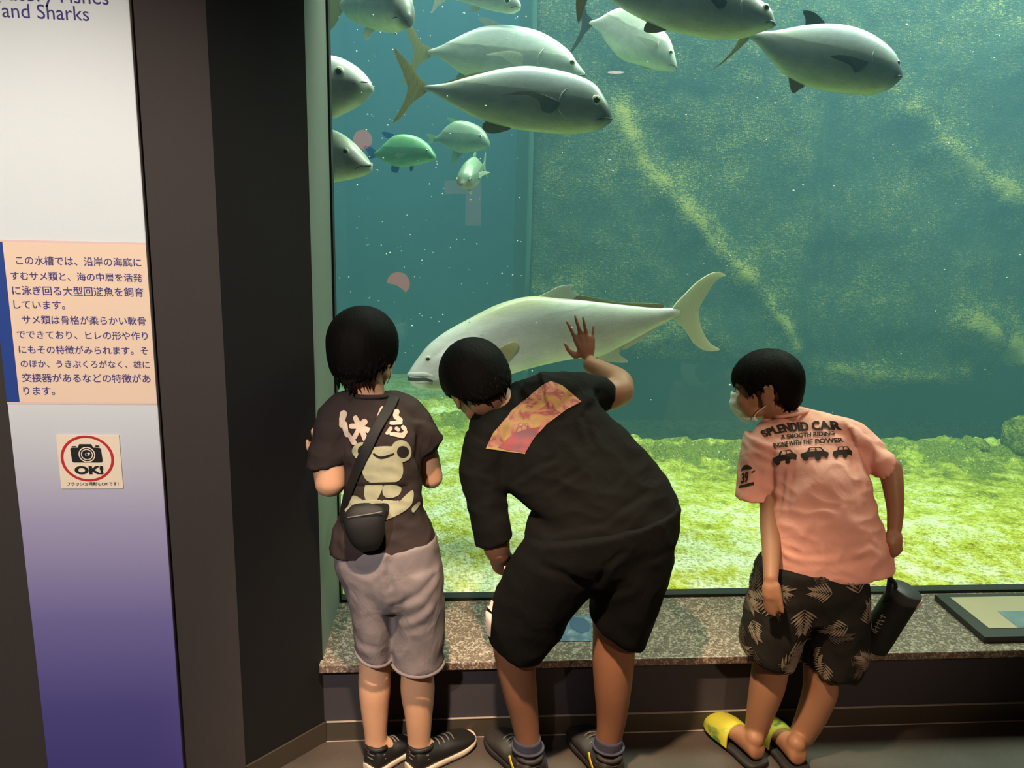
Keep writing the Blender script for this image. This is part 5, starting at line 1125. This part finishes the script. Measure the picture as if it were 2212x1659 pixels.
# slip-on clogs with yellow uppers
t = NT('yellow_green_upper'); c = t.coord(); M_clog = t.pbr(t.ramp(t.noise(c, 22, 3, .5, .8), [(.40, (0.55, 0.50, 0.04)), (.56, (0.50, 0.52, 0.06)), (.68, (0.10, 0.22, 0.05))]), .55, .3)
for hh, an in ((hl, angL), (hr, angR)):
    a = math.radians(an); fx = V3(math.cos(a), math.sin(a), 0); sx = V3(-math.sin(a), math.cos(a), 0); W_ = lambda x, y, z: V3(hh[0], hh[1], 0)+fx*x*.21+sx*y*.088+V3(0, 0, z)
    v, f = loft([(W_(x, 0, .0105), sx*y*.088, V3(0, 0, .0100), 4.0) for x, y in [(-.04, .22), (-.01, .36), (.12, .44), (.35, .42), (.6, .50), (.8, .52), (.95, .40), (1.01, .2)]], 28, 4); so = obj('clog', v, f, M_dsole, parent=b3)
    rows = [(.44, .50, .058, -.02), (.52, .53, .060, 0), (.66, .56, .056, 0), (.82, .54, .046, 0), (.94, .42, .036, 0), (1.01, .22, .026, 0)]; vs, fs = [], []; n = 18
    for x, y, hgt, lean in rows:
        for j in range(n+1):
            q = math.pi*j/n; cx_, cz_ = math.cos(q), math.sin(q)**.75
            vs.append(W_(x+lean+(.05*math.sin(q) if x < .5 else 0), y*cx_, .016+(hgt)*cz_))
    no_ = len(vs)
    for x, y, hgt, lean in rows:
        for j in range(n+1):
            q = math.pi*j/n; vs.append(W_(x+lean-.012+(.05*math.sin(q) if x < .5 else 0), y*.93*math.cos(q), .014+(hgt-.005)*math.sin(q)**.75))
    m = len(rows); w_ = n+1
    for i in range(m-1):
        for j in range(n): fs.append((i*w_+j, i*w_+j+1, (i+1)*w_+j+1, (i+1)*w_+j)); fs.append((no_+i*w_+j, no_+(i+1)*w_+j, no_+(i+1)*w_+j+1, no_+i*w_+j+1))
    for j in range(n): fs.append((j, no_+j, no_+j+1, j+1)); fs.append(((m-1)*w_+j, (m-1)*w_+j+1, no_+(m-1)*w_+j+1, no_+(m-1)*w_+j))
    obj('upper', vs, fs, M_clog, parent=so)

# ------------------------------------------------------------------ bottle hanging from the right hand
M_case = plain('black_bottle_case', (0.007, 0.007, 0.006), 0.6, bump=0.25, bscale=500); M_lid = plain('grey_black_lid', (0.045, 0.045, 0.045), 0.5); M_ring = plain('pinkish_metal_clip', (0.75, 0.55, 0.52), 0.3, metal=0.4); M_logo = plain('beige_logo', (0.28, 0.24, 0.18), .7)
A, B = P(1889, 1384, -.470), P(1953, 1283, -.505); ax = (B-A)/np.linalg.norm(B-A); L = np.linalg.norm(B-A)
u0 = np.cross(ax, V3(0, 1, 0)); u0 /= np.linalg.norm(u0); w0 = np.cross(ax, u0); R0 = .0425
def disc_ring(d, r): return (A+ax*d, u0*r, w0*r, 2.0)
v, f = loft([disc_ring(-.022, R0*.72), disc_ring(-.017, R0*.93), disc_ring(-.004, R0*1.0), disc_ring(L*.5, R0*1.0), disc_ring(L*.86, R0*.98), disc_ring(L*.93, R0*.95)], 36, 4)
bo = obj('water_bottle', v, f, M_case, origin=A); tag(bo, 'black insulated bottle hanging from the right hand of the person in pink', 'bottle')
v, f = loft([disc_ring(L*.92, R0*.90), disc_ring(L*.95, R0*.96), disc_ring(L*1.07, R0*.96), disc_ring(L*1.095, R0*.90)], 36, 3); obj('lid', v, f, M_lid, parent=bo)
tp = A+ax*L*.90; fist = P(1922, 1196, -.510)
v, f = ribbon([fist+V3(0, 0, .012), P(1923, 1235, -.512), P(1921, 1262, -.512), P(1916, 1290, -.514), tp-u0*R0*(1 if (u0[0] > 0) else -1)*.98-ax*.02], [V3(0.3, -1, 0)]*5, .017, .0035); obj('carry_strap', v, f, M_case, parent=bo)
v, f = tube([P(1922, 1248, -.514), P(1930, 1256, -.515), P(1935, 1268, -.516), tp-u0*(1 if u0[0] > 0 else -1)*R0*.6+ax*.0], [.005, .0055, .005, .004], 10, 4); obj('carry_strap', v, f, M_case, parent=bo)
sg = 1 if u0[0] > 0 else -1
v, f = tube([tp+u0*sg*R0*.98-ax*.020-V3(0, .012, 0), tp+u0*sg*R0*1.06-ax*.004-V3(0, .010, 0), tp+u0*sg*R0*1.18+ax*.010-V3(0, .008, 0)], [.0050, .0058, .0045], 10, 3); obj('clip', v, f, M_ring, parent=bo)
bb = BVHTree.FromPolygons([Vector(p) for p in (getco(bo.data)+A)], [tuple(p.vertices) for p in bo.data.polygons])
zl_ = lambda *p: [(x/7.54+1840, y/7.54+1220) for x, y in p]
marks = [poly2d(zl_((470, 815), (555, 850), (548, 865), (465, 832))), poly2d(zl_((500, 800), (515, 806), (480, 880), (465, 874))), poly2d(zl_((420, 890), (535, 910), (528, 928), (415, 905))), poly2d(zl_((400, 930), (500, 970), (494, 985), (395, 946))), poly2d(zl_((370, 985), (470, 1030), (464, 1044), (364, 1000))), poly2d(zl_((345, 1035), (440, 1085), (432, 1098), (338, 1050))), poly2d(zl_((350, 1070), (415, 1112), (405, 1124), (345, 1086))), poly2d(zl_((445, 900), (460, 905), (430, 990), (415, 985))), poly2d(zl_((400, 1000), (415, 1006), (390, 1080), (375, 1074)))]
decal_px(marks, bb, 'logo', M_logo, bo, off=.0012, step=4)
# ------------------------------------------------------------------ left text panel
YP = CY-0.018
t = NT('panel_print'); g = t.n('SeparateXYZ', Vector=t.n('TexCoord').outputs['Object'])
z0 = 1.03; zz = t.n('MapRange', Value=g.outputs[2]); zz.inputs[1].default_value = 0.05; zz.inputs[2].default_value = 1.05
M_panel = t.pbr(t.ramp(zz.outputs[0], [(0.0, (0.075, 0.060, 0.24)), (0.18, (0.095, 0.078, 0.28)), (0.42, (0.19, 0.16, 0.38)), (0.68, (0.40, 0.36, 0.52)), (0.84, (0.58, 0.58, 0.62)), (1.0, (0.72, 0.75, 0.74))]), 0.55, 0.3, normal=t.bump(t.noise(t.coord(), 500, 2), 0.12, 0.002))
M_beige = plain('peach_text_field', (0.86, 0.63, 0.46), 0.6, 0.3, bump=0.08, bscale=500); M_blue = plain('royal_blue_bar', (0.018, 0.055, 0.26), 0.6, 0.3); M_navy = plain('navy_letters', (0.06, 0.05, 0.20), 0.7, 0.2)
M_pinkline = plain('pink_rule', (0.80, 0.55, 0.50), 0.6); M_card = plain('cream_card', (0.88, 0.72, 0.54), 0.55, 0.3); M_red = plain('red_print', (0.55, 0.02, 0.03), 0.6); M_blackp = plain('black_print', (0.012, 0.012, 0.014), 0.6)
xr = P(340, 870, YP)[0]; xl = P(15, 868, YP)[0]; zt_, zb_ = 1.98, 0.02
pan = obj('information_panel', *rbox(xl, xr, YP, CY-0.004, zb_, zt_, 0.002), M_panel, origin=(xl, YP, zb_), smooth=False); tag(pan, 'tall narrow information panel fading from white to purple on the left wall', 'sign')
za, zc_ = P(150, 525, YP)[2], P(150, 869, YP)[2]
eps = .0012
def flatbox(nm, x0, x1, z0_, z1_, m, parent, y=YP, th=.0012): return obj(nm, *boxvf(x0, x1, y-th, y-.0001, z0_, z1_), m, parent=parent, smooth=False)
xb = P(45, 866, YP)[0]; xb = P(25, 700, YP)[0]
flatbox('text_field', xb, xr-.0005, zc_, za, M_beige, pan); flatbox('colour_bar', xl+.0005, xb, zc_, za, M_blue, pan)
flatbox('rule', xl+.0005, xr-.0005, za, za+.0045, M_pinkline, pan); flatbox('rule', xl+.0005, xr-.0005, zc_-.0045, zc_, M_pinkline, pan)
def text_on(parent, nm, lines, mat, y, bold=0.0):
    """lines: (string, x0, x1, baseline z, height or None)"""
    ps = []
    for s, x0, x1, zbse, hgt in lines:
        v, f = me_vf(text_mesh(s, 1.0, bold=bold)); a = np.array([p[:2] for p in v]); w = a[:, 0].max()-a[:, 0].min(); k = (x1-x0)/w; kz = k if hgt is None else hgt
        ps.append(([V3(x0+(p[0]-a[:, 0].min())*k, y, zbse+p[1]*kz) for p in v], f))
    return obj(nm, *join(*ps), mat, parent=parent, smooth=False)
rows = [('この水槽では、沿岸の海底に', 36, 306, 572), ('すむサメ類と、海の中層を活発', 25, 308, 605), ('に泳ぎ回る大型回遊魚を飼育', 28, 311, 637), ('しています。', 31, 142, 667), ('サメ類は骨格が柔らかい軟骨', 49, 316, 699), ('でできており、ヒレの形や作り', 38, 320, 731), ('にもその特徴がみられます。そ', 42, 320, 763), ('のほか、うきぶくろがなく、雄に', 46, 324, 793), ('交接器があるなどの特徴があ', 49, 326, 824), ('ります。', 52, 120, 852)]
text_on(pan, 'lettering', [(s, P(a, y, YP)[0], P(b, y, YP)[0], P(150, y, YP)[2], None) for s, a, b, y in rows], M_navy, YP-.0016, bold=.012)
text_on(pan, 'title_lettering', [('and Sharks', P(6, 40, YP)[0], P(193, 42, YP)[0], P(100, 41, YP)[2], None), ('Migratory Fishes', P(-60, 4, YP)[0], P(235, 5, YP)[0], P(100, 4, YP)[2], None)], M_navy, YP-.0006, bold=.0)
# camera card stuck on the panel
cl, cr_ = P(128, 1000, YP)[0], P(263, 1000, YP)[0]; ct, cb = P(190, 939, YP)[2], P(200, 1055, YP)[2]
yc = YP-.0030
card = obj('photo_permission_card', *rbox(cl, cr_, yc, YP-.0005, cb, ct, .0008), M_card, smooth=False); tag(card, 'square cream card with a camera in a red ring on the purple panel', 'sign')
cw = cr_-cl; chh = ct-cb
def cu(p): return V3(cl+p[0]*cw, yc-.0006, cb+p[1]*chh)
def cpart(nm, shapes, m, dy=0.0): return obj(nm, *join(*[([cu(q)-V3(0, dy, 0) for q in v], f) for v, f in shapes]), m, parent=card, smooth=False)
asp = cw/chh
rv, rf = ring2d(0, 0, .380, .425, 56); rv = [V3(.467+p[0], .566+p[1]*.94*asp, 0) for p in rv]; cpart('red_ring', [(rv, rf)], M_red)
zk = lambda *p: [((x-368)/(715-368)*1.0, 1-(y-1208)/(1535-1208)) for x, y in p]
cpart('camera_icon', [poly2d(zk((440, 1290), (448, 1283), (482, 1283), (492, 1262), (558, 1262), (568, 1283), (600, 1283), (610, 1290), (614, 1365), (606, 1374), (452, 1374), (444, 1366))), poly2d(zk((450, 1274), (476, 1274), (476, 1281), (450, 1281))), poly2d(zk((580, 1270), (602, 1270), (602, 1279), (580, 1279)))], M_blackp)
lc = zk((530, 1325))[0]; s3 = 1/347
def eld(r0, r1): v, f = ring2d(0, 0, r0*s3, r1*s3, 40); return [V3(lc[0]+p[0], lc[1]+p[1]*asp, 0) for p in v], f
cpart('lens_ring', [eld(40, 46), eld(28, 33), eld(8, 10)], M_card, .0006)
v, f = disc2d(0, 0, 7*s3, 7*s3); cpart('lens_glint', [([V3(lc[0]+.03+p[0], lc[1]+.02+p[1], 0) for p in v], f)], M_card, .0007)
text_on(card, 'ok_lettering', [('OK!', cl+.245*cw, cl+.710*cw, cb+.285*chh, .195*chh)], M_blackp, yc-.0007, bold=.055)
text_on(card, 'small_lettering', [('フラッシュ撮影もOKです！', cl+.10*cw, cl+.93*cw, cb+.065*chh, None)], M_blackp, yc-.0007, bold=.012)

# ------------------------------------------------------------------ things on the ledge
ZL = ZS1
# species label stuck flat on the ledge behind the bending child
q = [PZ(1168, 1386, ZL), PZ(1278, 1386, ZL), PZ(1276, 1330, ZL), PZ(1182, 1334, ZL)]
t = NT('blue_label_print'); c = t.coord(); M_lab = t.pbr(t.ramp(t.noise(c, 30, 3, .5, .5), [(.40, (0.10, 0.15, 0.22)), (.55, (0.16, 0.22, 0.30)), (.66, (0.30, 0.33, 0.34))]), .35, .4)
lab = obj('fish_label', *prism([p+V3(0, 0, .0004) for p in q], (0, 0, .0016)), M_lab, smooth=False); tag(lab, 'flat bluish picture label lying on the stone ledge between the legs of the bending person', 'label')
def onl(x, y, dz=.0024): p = PZ(x, y, ZL); return V3(p[0], p[1], ZL+dz)
M_fishw = plain('white_label_art', (0.55, 0.55, 0.52), .4); M_fishb = plain('blue_label_art', (0.07, 0.11, 0.20), .4)
for nm, pts, m in (('picture', [(1232, 1335), (1262, 1338), (1274, 1352), (1270, 1366), (1248, 1366), (1232, 1352)], M_fishb), ('picture', [(1190, 1368), (1200, 1360), (1208, 1362), (1207, 1372), (1196, 1376)], M_fishw)):
    v, f = prism([onl(*p) for p in smooth_poly(pts)], (0, 0, .0006)); obj(nm, v, f, m, parent=lab, smooth=False)
# framed sloping sign at the right
M_frame = plain('black_sign_frame', (0.035, 0.033, 0.030), .45, .4); M_paper = plain('beige_sign_sheet', (0.42, 0.34, 0.22), .5, .3, var=.1); M_photo = plain('sign_photo', (0.16, 0.22, 0.24), .4, var=.4, vscale=30)
zf0, zf1 = ZL+.0006, ZL+.020
A0, A1 = PZ(2020, 1284, zf1), PZ(2127, 1376, zf1); dx_ = .46
def sl_(p, dz=0): return V3(p[0], p[1], p[2]+dz)
bl, br_, tr, tl = A1, A1+V3(dx_, 0, 0), A0+V3(dx_, 0, 0), A0
fr = obj('ledge_sign', *prism([V3(p[0], p[1], zf0) for p in (bl, br_, tr, tl)], (0, 0, zf1-zf0)), M_frame, smooth=False); tag(fr, 'black-framed sign board lying on the stone ledge at the right edge', 'sign')
ins = lambda p, u, w: p+V3(u, w, 0)
B0, B1 = PZ(2052, 1291, zf1), PZ(2137, 1358, zf1); qq = [B1, B1+V3(dx_-.05, 0, 0), B0+V3(dx_-.05, 0, 0), B0]
obj('sheet', *prism([V3(p[0], p[1], zf1+.0003) for p in qq], (0, 0, .0012)), M_paper, parent=fr, smooth=False)
C0, C1 = PZ(2155, 1322, zf1), PZ(2198, 1356, zf1); qq = [C1, C1+V3(.12, 0, 0), C0+V3(.12, 0, 0), C0]
obj('photo', *prism([V3(p[0], p[1], zf1+.0017) for p in qq], (0, 0, .0008)), M_photo, parent=fr, smooth=False)
